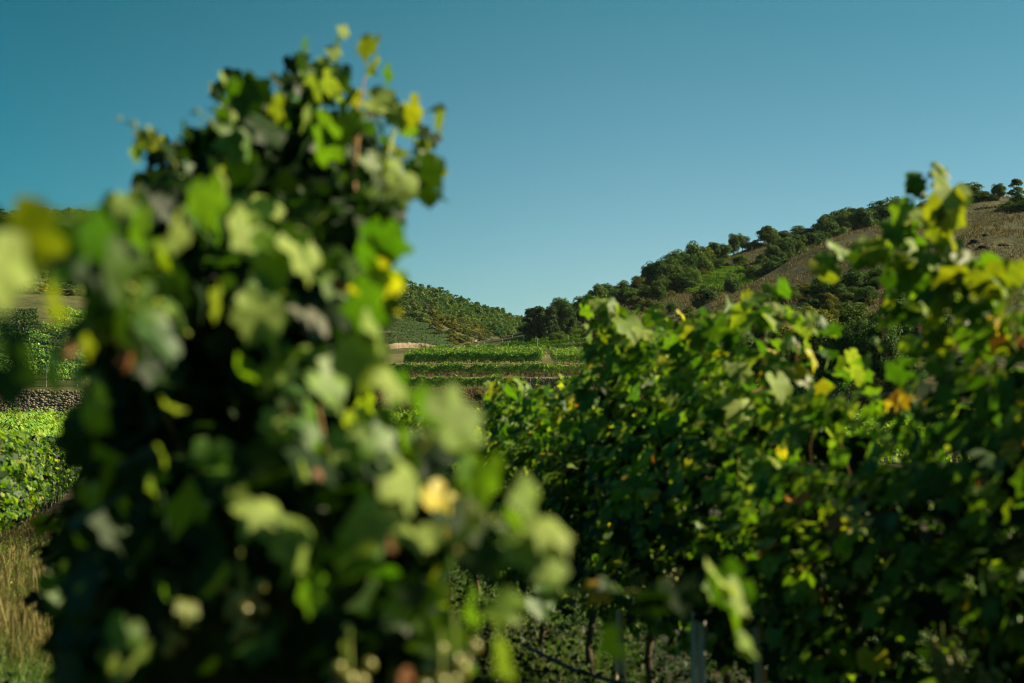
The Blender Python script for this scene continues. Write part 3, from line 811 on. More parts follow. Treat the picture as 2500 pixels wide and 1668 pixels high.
# ------------------------------------------------------------------ distant vine rows
POST = mesh_np('post', *(lambda t: (t[0], t[1]))(tube([(0, 0, -.2), (0, 0, 1.0), (0, 0, 2.05)], [.045, .045, .045], 5)), M['metal'])
def vine_row(pts, label, group, mat='row_leaf', height=2.05, width=.8, size=.25, dens=100, posts=5.0, low=.45, gaps=0.0, name='vine_row', trunks=True, seed=0, cat='vine row'):
    pts = np.asarray(pts, float)
    seg = np.linalg.norm(np.diff(pts, axis=0), axis=1); cum = np.concatenate([[0], np.cumsum(seg)]); Lr = cum[-1]
    r = np.random.default_rng(seed + int(Lr * 10))
    base = pts[0]
    e = link(name, None, None, base)
    tag(e, label, cat, group)
    n = int(Lr * dens)
    s = r.uniform(0, Lr, n)
    if gaps:
        s = s[vnoise(s * .35, s * 0 + seed, 5) > -1 + gaps]
        n = len(s)
    ctr = np.stack([np.interp(s, cum, pts[:, k]) for k in range(3)], 1)
    dirv = (pts[-1] - pts[0]) / Lr; side = np.array([dirv[1], -dirv[0], 0]); side /= np.linalg.norm(side)
    top = height * (1 + .14 * vnoise(s * .7, s * 0, seed + 1) + .10 * vnoise(s * 2.3, s * 0, seed + 2))
    u = r.random(n); hh = low + (top - low) * np.sqrt(u) * 1.0
    hh += (r.random(n) < .10) * r.uniform(0, .42, n)
    lowc = low + .25 * vnoise(s * 1.3, s * 0, seed + 3)
    w = width * (.65 + .35 * np.sin(np.clip((hh - lowc) / (top - lowc + .01), 0, 1) * 3.1)) * .5
    sd_ = r.choice([-1, 1], n) * np.sqrt(r.random(n)) * w * (1 + .35 * vnoise(s * 1.6, hh * 2, seed + 4))
    pos = ctr + side * sd_[:, None]; pos[:, 2] += np.maximum(hh, lowc)
    nrm = side * (np.sign(sd_) * 1.1)[:, None] + np.stack([0 * hh, 0 * hh, .2 + 1.1 * np.clip((hh - lowc) / (top - lowc + .01), 0, 1) ** 3], 1) + r.normal(size=(n, 3)) * .42
    hint = np.array([0, 0, -1.0]) + r.normal(size=(n, 3)) * .5
    R = frames(nrm, hint)
    V, Fc = scatter(CV, CF, R, size * r.uniform(.6, 1.35, n), pos - base)
    o = link('foliage', mesh_np('foliage', V, Fc, M[mat], np.repeat(r.random(n) * .75 + .24 * (.5 + .5 * vnoise(s * .6, s * 0, seed + 8)), 2)), e)
    o['kind'] = 'stuff'
    if trunks:
        k = np.arange(.5, Lr, 1.1)
        tp = np.stack([np.interp(k, cum, pts[:, q]) for q in range(3)], 1) - base
        T = np.array([(-.03, 0, -.1), (.03, 0, -.1), (0, .04, -.1), (-.025, 0, .8), (.025, 0, .8), (0, .035, .8)]); TF = np.array([(0, 1, 4, 3), (1, 2, 5, 4), (2, 0, 3, 5)])
        V, Fc = scatter(T, TF, np.repeat(np.eye(3)[None], len(tp), 0), np.ones(len(tp)), tp)
        o = link('trunk_line', mesh_np('trunk_line', V, Fc, M['bark']), e); o['kind'] = 'stuff'
    if posts:
        k = np.arange(.3, Lr, posts)
        for t in k:
            q = np.array([np.interp(t, cum, pts[:, j]) for j in range(3)]) - base
            link('post', POST, e, q)
    return e

def terr_row(px0, px1, Yc, label, mat='row_leaf', slant=0.0, n=14, **kw):
    x = np.linspace((px0 - 1250) / F_PX * Yc, (px1 - 1250) / F_PX * Yc, n)
    y = Yc + slant * (x - x[0])
    return vine_row(np.stack([x, y, tz(x, y)], 1), label, kw.pop('group', 'vine rows on the valley terraces'), mat, **kw)
terr_row(860, 1225, 237.8, 'long hedge of vines on the lowest terrace, just above the brown bank, left part', seed=1, dens=170, height=2.2)
terr_row(1218, 1318, 238.0, 'short stretch of lowest terrace vines left of the bare stone wall patch', seed=2, dens=110, gaps=.35, height=2.1)
terr_row(1372, 1560, 238.4, 'lowest terrace vines right of the bare stone wall patch, trunks showing below', seed=3, dens=170, low=.75, height=2.1)
terr_row(860, 1325, 246.0, 'vine row on the second terrace, between the grass strip and the lowest row, left part', seed=4, dens=150, gaps=.08, height=2.2)
terr_row(1325, 1560, 246.0, 'lighter patchy vine row on the second terrace above the stone wall, right part', 'row_leaf_light', seed=5, dens=110, gaps=.2, height=2.2)
terr_row(986, 1322, 257.0, 'front row of the flat third terrace, dark face over a grass strip', seed=6, dens=190, low=.3, posts=4.2, height=2.1)
for k, (a, b) in enumerate([(992, 1322), (996, 1320), (998, 1322), (1000, 1325), (1010, 1330), (1030, 1335), (1060, 1330)]):
    terr_row(a, b, 260.5 + k * 4.0, ['second', 'third', 'fourth', 'fifth', 'sixth', 'seventh', 'eighth'][k] + ' row back on the flat third terrace, only its bright top showing', 'row_leaf_light' if k > 0 else 'row_leaf', seed=10 + k, dens=100, posts=8)
# right hand block of the third terrace, rows running away to the right
for k in range(8):
    Yc = 255.5 + k * 3.2
    x0 = (1354 + (k % 2) * 3 - k * 2 - 1250) / F_PX * Yc
    xs = np.linspace(x0, x0 + 22, 14); ys = Yc + .0 * (xs - xs[0])
    vine_row(np.stack([xs, ys, tz(xs, ys) - .012 * (xs - x0) ** 1.2], 1), ['first', 'second', 'third', 'fourth', 'fifth', 'sixth', 'seventh', 'eighth'][k] + ' row from the front in the yellowish vine block right of the grassy gap', 'vine rows right of the grassy gap', 'row_leaf_light', seed=30 + k, dens=110, posts=6)

def sheet_row(sheet, pts, label, group, mat, seed, **kw):
    w = []
    for (x0, y0), (x1, y1) in zip(pts[:-1], pts[1:]):
        for t in np.linspace(0, 1, 7)[:-1]: w.append(sheet.at(x0 + (x1 - x0) * t, y0 + (y1 - y0) * t))
    w.append(sheet.at(*pts[-1]))
    return vine_row(w, label, group, mat, seed=seed, **kw)
ORD = ['lowest', 'second', 'third', 'fourth', 'fifth', 'sixth', 'seventh', 'eighth', 'ninth', 'tenth', 'eleventh', 'twelfth', 'thirteenth', 'fourteenth', 'fifteenth', 'sixteenth', 'seventeenth', 'eighteenth']
# dark rows right of the notch at the foot of the pines
for k, (x0, y0, x1, y1) in enumerate([(1180, 848, 1620, 846), (1225, 839, 1560, 833), (1250, 830, 1560, 818), (1280, 821, 1540, 803), (1320, 812, 1520, 789)]):
    sheet_row(right_hill, [(x0, y0), (x1, y1)], ORD[k] + ' of the dark vine rows climbing right at the foot of the pines', 'dark vine rows below the pines', 'row_leaf', 50 + k, dens=80, size=.26, width=.7, low=.15, posts=9, height=1.25)
# the plot high on the right hill
for k in range(8):
    y0 = 708 - k * 7.2; x0 = 1622 + k * 17; x1 = 1800 + min(k, 5) * 12
    sheet_row(right_hill, [(x0, y0), (x1, y0 - 8 + k * 1.2)], ORD[k] + ' row of the small vineyard plot high on the right hill', 'vine rows of the plot on the right hill', 'row_leaf', 70 + k, dens=50, size=.28, width=.9, low=.1, posts=0, height=1.25, trunks=False)
# striped slope left of the notch
for k in range(10):
    y0 = 838 - k * 7.4; x1 = [1106, 1102, 1098, 1090, 1080, 1068, 1056, 1044, 1034, 1022, 1010, 1000, 990][k]
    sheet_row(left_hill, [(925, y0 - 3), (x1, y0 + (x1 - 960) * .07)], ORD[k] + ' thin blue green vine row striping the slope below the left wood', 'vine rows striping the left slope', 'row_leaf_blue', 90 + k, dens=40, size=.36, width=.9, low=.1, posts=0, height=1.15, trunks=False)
# terraces far left, seen through the blurred vine
for k, (a, b) in enumerate([((-60, 928), (290, 930)), ((-60, 914), (290, 918)), ((-60, 900), (290, 906)), ((-60, 885), (290, 896)), ((-60, 868), (290, 884)), ((-60, 852), (290, 868)), ((-60, 836), (290, 852)), ((-60, 820), (160, 830)), ((100, 806), (290, 822)), ((-60, 800), (100, 808)), ((130, 792), (290, 808)), ((-60, 782), (90, 793)), ((120, 772), (220, 784)), ((-60, 768), (90, 774)), ((130, 757), (230, 768))]):
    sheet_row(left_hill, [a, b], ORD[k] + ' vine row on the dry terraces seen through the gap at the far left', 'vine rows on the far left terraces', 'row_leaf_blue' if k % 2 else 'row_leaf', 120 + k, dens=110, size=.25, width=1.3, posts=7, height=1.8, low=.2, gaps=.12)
sheet_row(left_hill, [(-60, 946), (330, 944)], 'vine row growing on top of the grey stone wall at the far left', 'vine rows on the far left terraces', 'row_leaf', 140, dens=60, size=.22, gaps=.5, posts=3)
# rows at the foot of the thicket
sheet_row(spur, [(1690, 962), (1850, 960), (2010, 962)], 'vine row with a bare post in front of the thicket at the spur foot', 'vine rows at the foot of the spur', 'row_leaf', 150, dens=80, size=.22, posts=4)
sheet_row(spur, [(1860, 986), (2120, 988)], 'low dark hedge of vines below the grass edge in front of the thicket', 'vine rows at the foot of the spur', 'row_leaf', 151, dens=110, size=.2, posts=6)

# flat vineyard between the near block and the terraces (a carpet of tops)
k = 0
for X0 in np.arange(-46, 34, 2.15):
    y0, y1 = 44.0, 104.0
    ys = np.linspace(y0, y1, 12); xs = X0 * 1.0 - .265 * ys + 12
    pxm = 1250 + F_PX * xs.mean() / 74
    if pxm < -900 or pxm > 2700: continue
    vine_row(np.stack([xs, ys, gz(xs, ys)], 1), nth(k) + ' row from the left in the flat yellow green field below the terraces', 'vine rows in the flat field', 'row_leaf_light', seed=200 + k, dens=95, size=.16, posts=0, width=.8, trunks=False, height=1.75)
    k += 1

# ------------------------------------------------------------------ stone walls
def stone_wall(p0, p1, h, label, seed, size=.3):
    r = np.random.default_rng(seed)
    p0 = np.array(p0, float); p1 = np.array(p1, float)
    Lw = np.linalg.norm(p1 - p0); d = (p1 - p0) / Lw; out = np.array([d[1], -d[0], 0]); out /= np.linalg.norm(out)
    e = tag(link('dry_stone_wall', None, None, p0), label, 'wall')
    # core
    a = -out * .05; b = -out * .7
    c = [a, a + d * Lw, b + d * Lw, b]; up = np.array([0, 0, h - .08])
    V = np.array([q - [0, 0, .4] for q in c] + [q + up for q in c])
    Fc = np.array([(0, 1, 5, 4), (1, 2, 6, 5), (2, 3, 7, 6), (3, 0, 4, 7), (4, 5, 6, 7)])
    link('wall_core', mesh_np('wall_core', V, Fc, M['mortar']), e)
    B = np.array([(-.5, -.5, -.5), (.5, -.5, -.5), (.5, .5, -.5), (-.5, .5, -.5), (-.42, -.42, .5), (.42, -.42, .5), (.42, .42, .5), (-.42, .42, .5)])
    BF = np.array([(4, 5, 6, 7), (0, 1, 5, 4), (1, 2, 6, 5), (2, 3, 7, 6), (3, 0, 4, 7)])
    pos, sc, R = [], [], []
    z = 0
    while z < h:
        hh = size * r.uniform(.45, .8); x = 0
        while x < Lw:
            w = size * r.uniform(.6, 1.6)
            pos.append(d * (x + w / 2) + out * r.uniform(-.02, .07) + np.array([0, 0, z + hh / 2 + r.uniform(-.08, .08)]))
            sc.append((w * 1.15, hh * r.uniform(.75, 1.5), .2 * r.uniform(.6, 1.3))); x += w
            n_ = out + r.normal(size=3) * .25
            R.append(frames(n_[None], np.array([[r.normal() * .3, 0, 1.0]]))[0])
        z += hh
    V, Fc = scatter(B, BF, np.array(R), 1, np.array(pos) * 0)
    V = np.einsum('nij,nmj->nmi', np.array(R), B[None] * np.array(sc)[:, None]) + np.array(pos)[:, None]
    o = link('stones', mesh_np('stones', V.reshape(-1, 3), Fc, M['stone']), e); o['kind'] = 'stuff'
    o.name = 'stone_face'
    return e
def tx_at(px, Yc): return (px - 1250) / F_PX * Yc
for (a, b, lb) in [(1205, 1345, 'sunlit rubble retaining wall between the two lower terrace rows, left part'), (1345, 1560, 'rubble retaining wall behind the right part of the lowest terrace vines')]:
    stone_wall((tx_at(a, 241.6), 241.6, 3.1), (tx_at(b, 241.6), 241.6, 3.1), 1.9, lb, a, .34)
pa, pb = left_hill.at(-150, 998), left_hill.at(258, 1000)
stone_wall(pa - [0, 2.4, .35], pb - [0, 2.4, .35], 1.95, 'grey dry stone wall at the far left above the yellow green field', 5, .21)
# pale loess wall under the striped slope
def ribbon(name, pts, h, mat, label=None, cat=None, kind=None):
    V, Fc = [], []
    for i, p in enumerate(pts):
        hh = h * (.8 + .2 * rnd.random()) * (.15 + .85 * math.sin(math.pi * min(1, (i + .3) / len(pts))) ** .5)
        for q, (dy, z) in enumerate([(-1.2, -.6), (-1.0, hh * .4), (-.6, hh * .85), (.3, hh), (2.5, hh * .9)]):
            V.append((p[0] + rnd.uniform(-.3, .3), p[1] + dy * 1.4 + rnd.uniform(-.3, .3), p[2] + z))
    n = len(pts)
    for i in range(n - 1):
        for q in range(4):
            Fc.append((i * 5 + q, (i + 1) * 5 + q, (i + 1) * 5 + q + 1, i * 5 + q + 1))
    o = link(name, mesh_np(name, np.array(V), np.array(Fc), mat))
    return tag(o, label, cat, None, kind)
ribbon('loess_bank', [left_hill.at(x, 851 + (x - 930) * .012 + 1.2 * math.sin(x * .03)) for x in np.arange(900, 1078, 3)], 1.7, M['sand'], kind='structure')
ribbon('sandy_track', [left_hill.at(x, 830 - (x - 1165) * .35) for x in np.arange(1150, 1185, 4)], .6, M['sand'], kind='structure')
ribbon('orange_bank', [right_hill.at(x, 790 - (x - 1400) * .55) for x in np.arange(1398, 1440, 3)], 1.6, M['dry_hill'], kind='structure')

# ------------------------------------------------------------------ grass on the slopes
BL = np.array([(-.06, 0, 0), (.06, 0, 0), (.05, .0, .55), (-.03, .02, .6), (.02, .16, 1.0)]); BLF3 = np.array([(0, 1, 2), (0, 2, 3), (3, 2, 4)])
def tufts(name, pos, h, mat, label, blades=6, spread=.5, width=1.0, cat='grass', lean=.35, r=RG):
    n = len(pos)
    i = np.repeat(np.arange(n), blades)
    hh = (np.ones(n) * h)[i] * r.uniform(.5, 1.2, len(i))
    n3 = r.normal(size=(len(i), 3)); n3[:, 2] = 0
    up = np.array([0, 0, 1.0]) + r.normal(size=(len(i), 3)) * lean; up[:, 2] = np.abs(up[:, 2]) + .2
    up /= np.linalg.norm(up, axis=1, keepdims=True)
    y = n3 - (n3 * up).sum(1, keepdims=True) * up; y /= np.linalg.norm(y, axis=1, keepdims=True) + 1e-6
    x = np.cross(y, up); R = np.stack([x, y, up], -1)
    off = r.normal(size=(len(i), 3)) * (spread * hh[:, None]); off[:, 2] = 0
    sc = np.stack([hh * width, hh, hh], 1)
    V = np.einsum('nij,nmj->nmi', R, BL[None] * sc[:, None]) + (pos[i] + off)[:, None]
    Fc = (BLF3[None] + (np.arange(len(i)) * 5)[:, None, None]).reshape(-1, 3)
    o = link(name, mesh_np(name, V.reshape(-1, 3), Fc, mat, np.repeat(r.random(len(i)), 3)))
    return tag(o, label, cat, kind='stuff')
def sheet_pts(sheet, x0, x1, frac0, frac1, n, dens=None):
    out = []
    for _ in range(n):
        px = rnd.uniform(x0, x1); t = rnd.uniform(frac0, frac1)
        k = min(max(int((px - sheet.px[0]) / (sheet.px[1] - sheet.px[0])), 0), len(sheet.px) - 1)
        R_ = sheet.py.shape[1]; u = t * (R_ - 1)
        py = np.interp(u, np.arange(R_), sheet.py[k])
        out.append(sheet.at(px, py))
    return np.array(out)
pp = sheet_pts(spur, 1740, 2650, .25, 1.0, 15000)
keep = vnoise(pp[:, 0] * .12, pp[:, 1] * .12, 77) + .5 * vnoise(pp[:, 0] * .4, pp[:, 1] * .4, 78) > -.45
tufts('dry_hill_grass', pp[keep], .75, M['dry_grass'], 'dry tawny grass tussocks covering the spur slope', 4, .6, 1.6, lean=.5)
pp = sheet_pts(right_hill, 1400, 2200, .1, 1.0, 8000)
tufts('dry_dome_grass', pp, .9, M['dry_grass'], 'dry grass on the hillside around the vineyard plot', 4, .6, 1.8, lean=.5)
x = RG.uniform(-70, 70, 7000); y = RG.uniform(225, 234.5, 7000)
tufts('bank_grass', np.stack([x, y, tz(x, y)], 1), .7, M['dry_grass'], 'withered brown grass hanging on the bank below the terraces', 4, .6, 1.5, lean=.8)
x = RG.uniform(-70, 70, 5000); y = np.concatenate([RG.uniform(234.5, 237, 1500), RG.uniform(249, 256, 3500)])
tufts('terrace_verge_grass', np.stack([x, y, tz(x, y)], 1), .35, M['dry_grass'], 'short yellowing grass on the terrace verges', 4, .6, 2, lean=.5)
# dark scrub on the brown bank
for i in range(46):
    px = rnd.uniform(960, 1620); Yc = rnd.uniform(227, 232.5); xx = tx_at(px, Yc); w = rnd.uniform(1.2, 3.4)
    tree('bank_shrub', np.array([xx, Yc, float(tz(xx, Yc)) - .3]), w * .55, w, 'bush', rnd.choice(['crown_dark', 'crown_olive', 'crown_olive', 'crown_mid']) if px < 1480 else 'crown_dark', 'low', 'low scrub bush clinging to the brown bank below the terraces', 'shrub', 'scrub bushes on the brown bank', parts=False)
# rocks on the spur
def rock(p, w, h, label):
    r = np.random.default_rng(int(w * 1000))
    th = np.linspace(0, 2 * math.pi, 9)[:-1]
    V = [(0, 0, h)]
    for k, (q, z) in enumerate([(.45, .8), (.85, .45), (1.0, -.2)]):
        for t in th: V.append((math.cos(t) * q * w / 2 * r.uniform(.8, 1.2), math.sin(t) * q * w / 3 * r.uniform(.8, 1.2), z * h * r.uniform(.8, 1.2)))
    Fc = [(0, 1 + i, 1 + (i + 1) % 8) for i in range(8)]
    for k in range(2):
        for i in range(8):
            a, b = 1 + k * 8 + i, 1 + k * 8 + (i + 1) % 8
            Fc += [(a, a + 8, b + 8), (a, b + 8, b)]
    tag(link('rock_outcrop', mesh_np('rock_outcrop', np.array(V), np.array(Fc), M['rock']), None, p), label, 'rock', 'rock outcrops on the spur slope')
for (px, py, w, h, lb) in [(2408, 581, 26, 7, 'topmost flat dark rock on the bare spur slope'), (2382, 594, 34, 12, 'highest dark rock on the bare spur slope, left of the flat slab'), (2405, 603, 36, 9, 'flat dark slab right below the highest rock on the spur'), (2398, 623, 40, 6, 'long low dark ledge under the brown shrub on the spur'), (2452, 592, 34, 5, 'faint dark ledge right of the rock group on the spur'), (2345, 627, 30, 5, 'low dark ledge left below the brown shrub on the spur')]:
    p = spur.at(px, py); s = p[1] / F_PX
    rock(p, w * s, h * s, lb)
# bare dead branches
p = right_hill.at(1938, 690); s = p[1] / F_PX
parts = []
for a, l in [(-.9, 30), (-.4, 36), (.1, 44), (.5, 34), (1.0, 28), (-.65, 24), (.8, 22)]:
    q = []; x = z = 0; aa = a
    for i in range(5):
        q.append((x, rnd.uniform(-.3, .3) * i, z)); x += math.sin(aa) * l * s / 4; z += math.cos(aa) * l * s / 4; aa += rnd.uniform(-.5, .5)
    parts.append(tube(q, np.linspace(.22, .06, 5), 5))
tag(link('dead_shrub', mesh_np('dead_shrub', *join(parts), M['dead_wood']), None, p - np.array([0, 3, 0])), 'bleached leafless shrub at the top of the gully beside the spur', 'shrub')

# ------------------------------------------------------------------ near vineyard: rows of vines
def row_x(X0, y): return X0 - .265 * y
TOP_R = ([0, 3.5, 4.1, 4.35, 4.6, 4.84, 4.92, 4.98, 5.04, 5.85, 5.95, 6.02, 6.12, 6.3, 6.5, 6.8, 7.2, 7.5, 7.9, 8.1, 8.3, 8.7, 9.1, 9.8, 10.2, 10.8, 11.8, 14, 18, 60],
         [1.98, 2.0, 2.02, 2.08, 2.13, 2.19, 2.15, 1.93, 1.68, 1.70, 1.80, 1.92, 2.0, 2.06, 2.14, 2.10, 2.08, 2.15, 2.30, 2.22, 2.0, 1.86, 1.84, 1.88, 1.95, 1.78, 1.74, 1.68, 1.7, 1.7])
def foliage_cloud(r, X0, ya, yb, n, shell=True, side=0, top=None, low=.55, wid=.34):
    low = .28 if X0 < -1 else (.40 if ya < 5.0 else .54) if X0 > 1 else low
    y = r.uniform(ya, yb, n)
    tp = np.interp(y, top[0], top[1]) if top else 1.85 + .12 * vnoise(y * 1.3, y * 0, int(X0 * 10) + 40)
    u = r.random(n)
    h = low + (tp - low) * u ** .8
    lo2 = low + .22 * vnoise(y * 1.7, y * 0 + 1, 44)
    h = np.maximum(h, lo2 + .15 * r.random(n))
    t = np.clip((h - low) / (tp - low), 0, 1)
    w = wid * (.55 + .55 * np.sin(np.clip(t, .02, .98) * math.pi)) * (1 + .45 * vnoise(y * 2.2, h * 2.4, 45)) 
    if side: sg = np.where(r.random(n) < .8, side, -side)
    else: sg = r.choice([-1, 1], n)
    q = sg * w * (r.uniform(.72, 1.12, n) if shell else np.sqrt(r.random(n)) * .85)
    x = row_x(X0, y) + q * ROW_NRM[0]; yy = y + q * ROW_NRM[1]
    pos = np.stack([x, yy, gz(x, yy) + h], 1)
    nr = np.stack([ROW_NRM[0] * sg, ROW_NRM[1] * sg, .7 + .7 * t], 1) + r.normal(size=(n, 3)) * .65
    hint = np.stack([.2 * sg, 0 * sg, -1 + 0 * sg], 1) + r.normal(size=(n, 3)) * .45
    return pos, nr, hint

def vine_wood(e, base, r, X0, y, ncane=8, top=1.9):
    bx = row_x(X0, y)
    g = float(gz(bx, y))
    path = [np.array([bx, y, g - .1])]
    for t in np.linspace(.15, 1, 6): path.append(np.array([bx + .03 * math.sin(t * 7 + y), y + .04 * math.cos(t * 5 + y), g + .8 * t]))
    link('trunk', mesh_np('trunk', *(lambda q: q)(tube(np.array(path) - base, np.linspace(.024, .017, 7), 7)), M['bark'], smooth=True), e)
    for k in range(ncane):
        s = (k / (ncane - 1) - .5) * 1.0
        p0 = np.array([bx + ROW_DIR[0] * s * .6, y + ROW_DIR[1] * s * .6, g + .8])
        q = [p0]
        tx_, ty_ = r.normal(0, .12, 2)
        for t in np.linspace(.2, 1, 6):
            q.append(np.array([p0[0] + ROW_DIR[0] * s * .5 * t + tx_ * t + .03 * math.sin(9 * t + k), p0[1] + ROW_DIR[1] * s * .5 * t + ty_ * t, p0[2] + (top - .85) * t * r.uniform(.9, 1.0)]))
        link('cane', mesh_np('cane', *tube(np.array(q) - base, np.linspace(.005, .003, 7), 5), M['cane'], smooth=True), e)

ICO = None
def grape_mesh(rad):
    import bmesh
    bm = bmesh.new(); bmesh.ops.create_icosphere(bm, subdivisions=2, radius=rad)
    me = bpy.data.meshes.new('grape'); bm.to_mesh(me); bm.free()
    me.polygons.foreach_set('use_smooth', [True] * len(me.polygons))
    me.materials.append(M['grape'])
    return me
GR = grape_mesh(1.0)
def grapes(parent, base, p, n=26, rad=.0095, length=.13, sub=True):
    stem_ = tube([np.array([0, 0, .05]), np.array([.002, 0, 0]), np.array([0, .002, -length])], [.002, .0025, .001], 4)
    c = link('grape_cluster', mesh_np('grape_stem', *stem_, M['green_cane']), parent, p - base)
    for i in range(n):
        t = (i + .5) / n; w = .045 * (1 - t * .75); a = i * 2.4
        o = link('grape', GR, c, (math.cos(a) * w * rnd.uniform(.5, 1), math.sin(a) * w * rnd.uniform(.5, 1), -length * t))
        s = rad * rnd.uniform(.85, 1.15); o.scale = (s, s, s)
    return c

# image polygons (photo pixels) that the open sky behind the vines keeps free
def inside(poly, x, y):
    poly = np.asarray(poly, float); x = np.asarray(x); y = np.asarray(y)
    c = np.zeros(x.shape, bool); j = len(poly) - 1
    for i in range(len(poly)):
        xi, yi = poly[i]; xj, yj = poly[j]
        c ^= ((yi > y) != (yj > y)) & (x < (xj - xi) * (y - yi) / (yj - yi + 1e-9) + xi)
        j = i
    return c

def shoot(e, base, pts, leafw, n, mats, r, cane='green_cane', rad=.0045, spread=1.0, tip=.5):
    """a free shoot through world points, leaves on petioles on alternate sides"""
    pts = np.asarray(pts, float)
    m = 14; t = np.linspace(0, 1, m)
    cum = np.concatenate([[0], np.cumsum(np.linalg.norm(np.diff(pts, axis=0), axis=1))]); cum /= cum[-1]
    path = np.stack([np.interp(t, cum, pts[:, k]) for k in range(3)], 1)
    for _ in range(2): path[1:-1] = (path[:-2] + 2 * path[1:-1] + path[2:]) / 4
    path += r.normal(size=path.shape) * .003
    tubes = [tube(path - base, np.linspace(rad, rad * .4, m), 5)]
    for i in range(n):
        tt = (i + .6) / n
        p = np.array([np.interp(tt, t, path[:, k]) for k in range(3)])
        sz = leafw * (1 - (1 - tip) * tt) * r.uniform(.75, 1.15)
        out = np.array([(-1) ** i * r.uniform(.4, 1), r.normal() * .5, r.uniform(-.1, .6)]); out /= np.linalg.norm(out)
        q = p + out * sz * .55 * spread
        tubes.append(tube(np.array([p, (p + q) / 2 + [0, 0, .01], q]) - base, [.0022, .0018, .0015], 4))
        nr = out * .5 + np.array([r.normal() * .5, -.3 + r.normal() * .6, .6])
        hint = np.array([out[0] * .8, r.normal() * .3, -.7 + r.normal() * .3])
        put_leaf(e, base, q, frames(nr[None], hint[None])[0], sz, mats[r.integers(len(mats))])
    link('cane', mesh_np('cane', *join(tubes), M[cane], smooth=True), e)

MIXR = ['leaf', 'leaf', 'leaf_pale_lit', 'leaf_pale_lit', 'leaf_bright']  # extra pale copies stand for sun dapples, put into the leaf colour
def tall_vine(X0, y, label, group, nleaf, ninner, top, side, seed, canes=7):
    r = np.random.default_rng(seed)
    bx = row_x(X0, y); base = np.array([bx, y, float(gz(bx, y))])
    e = tag(link('grape_vine', None, None, base), label, 'vine', group)
    tp = float(np.interp(y, top[0], top[1])) if top else 1.9
    vine_wood(e, base, r, X0, y, canes, tp)
    if nleaf:
        pos, nr, hint = foliage_cloud(r, X0, y - .56, y + .56, nleaf, True, side, top)
        R = frames(nr, hint); sz = r.uniform(.06, .12, nleaf)
        for i in range(nleaf):
            put_leaf(e, base, pos[i], R[i], sz[i], MIXR[r.integers(len(MIXR))] if r.random() < .5 else 'leaf')
    if nleaf > 200:
        pos, nr, hint = foliage_cloud(r, X0, y - .56, y + .56, 330, True, side, top)
        pos[:, 2] += r.uniform(-.04, .06, len(pos))
        joined_leaves('outer_foliage', e, base, pos, nr, hint, r.uniform(.06, .115, len(pos)), M['leaf'])
    if ninner:
        tin = (top[0], [v * .86 for v in top[1]]) if nleaf > 200 else top     # the uppermost shoots carry leaves only on the outside
        a = foliage_cloud(r, X0, y - .56, y + .56, ninner // 2, False, 0, tin)
        b = foliage_cloud(r, X0, y - .56, y + .56, ninner - ninner // 2, True, -side if side else 0, tin)
        pos, nr, hint = [np.concatenate(q) for q in zip(a, b)]
        pos[:, 2] -= .04
        joined_leaves('inner_foliage', e, base, pos, nr, hint, r.uniform(.08, .15, len(pos)) , M['leaf_plain_shade'])
    return e, base

# right hand row
XR = 2.85
ORDV = ['first', 'second', 'third', 'fourth', 'fifth', 'sixth', 'seventh', 'eighth', 'ninth', 'tenth', 'eleventh', 'twelfth']
right_vines = []
k = 0
for y in np.arange(2.75, 34, 1.02):
    if y < 15.2 and y > 3.2:
        lb = ORDV[k] + ' vine of the right hand row, counted from the right edge of the photo'
        e, b = tall_vine(XR, y, lb, 'vines of the right hand row', 285, 820, TOP_R, -1, 300 + k); k += 1
        right_vines.append((e, b, y))
    elif y < 3.2:
        tall_vine(XR, y, 'vine of the right hand row standing just outside the right edge', 'vines of the right hand row', 0, 500, TOP_R, -1, 299)
    else:
        tall_vine(XR, y, nth(int((y - 3) / 1.02)) + ' vine, from the camera, of the right hand row, far back', 'far vines of the right hand row', 40, 330, TOP_R, -1, 340 + int(y), 3)
def rv(y): return min(right_vines, key=lambda q: abs(q[2] - y))
def W(pts, dy=0): return np.array([P(a * 2500 / 2350, b * 2500 / 2350, c) for a, b, c in pts])   # points given in the 2350 px view
r = np.random.default_rng(5)
E, B_, _ = rv(4.6)
shoot(E, B_, W([(2060, 640, 4.7), (2080, 500, 4.65), (2110, 420, 4.6), (2150, 385, 4.6)]), 0.115, 9, ['leaf_pale_lit', 'leaf', 'leaf_bright'], r, spread=.5, tip=.8)
shoot(E, B_, W([(2180, 640, 4.5), (2145, 560, 4.5), (2150, 480, 4.5)]), 0.135, 5, ['leaf_yellow', 'leaf_bright'], r, cane='cane')
shoot(E, B_, W([(2100, 620, 4.7), (2000, 590, 4.8), (1930, 590, 4.85), (1890, 640, 4.9)]), 0.142, 13, ['leaf', 'leaf_bright', 'leaf_pale_lit', 'leaf_yellow'], r)
shoot(E, B_, W([(2130, 620, 4.6), (2060, 575, 4.6), (1990, 570, 4.7)]), 0.135, 10, ['leaf', 'leaf_bright', 'leaf_pale_lit'], r)
E, B_, _ = rv(4.2)
shoot(E, B_, W([(2180, 720, 4.4), (2250, 650, 4.3), (2340, 660, 4.2)]), 0.149, 10, ['leaf_yellow', 'leaf_bright', 'leaf_pale_lit', 'leaf'], r)
shoot(E, B_, W([(2150, 700, 4.4), (2200, 640, 4.4), (2260, 620, 4.3)]), 0.149, 8, ['leaf_yellow', 'leaf_bright', 'leaf'], r)
E, B_, _ = rv(5.7)
shoot(E, B_, W([(1690, 800, 6.2), (1760, 730, 6.0), (1820, 745, 5.9), (1880, 735, 5.8)]), 0.149, 11, ['leaf', 'leaf_bright', 'leaf_pale_lit'], r)
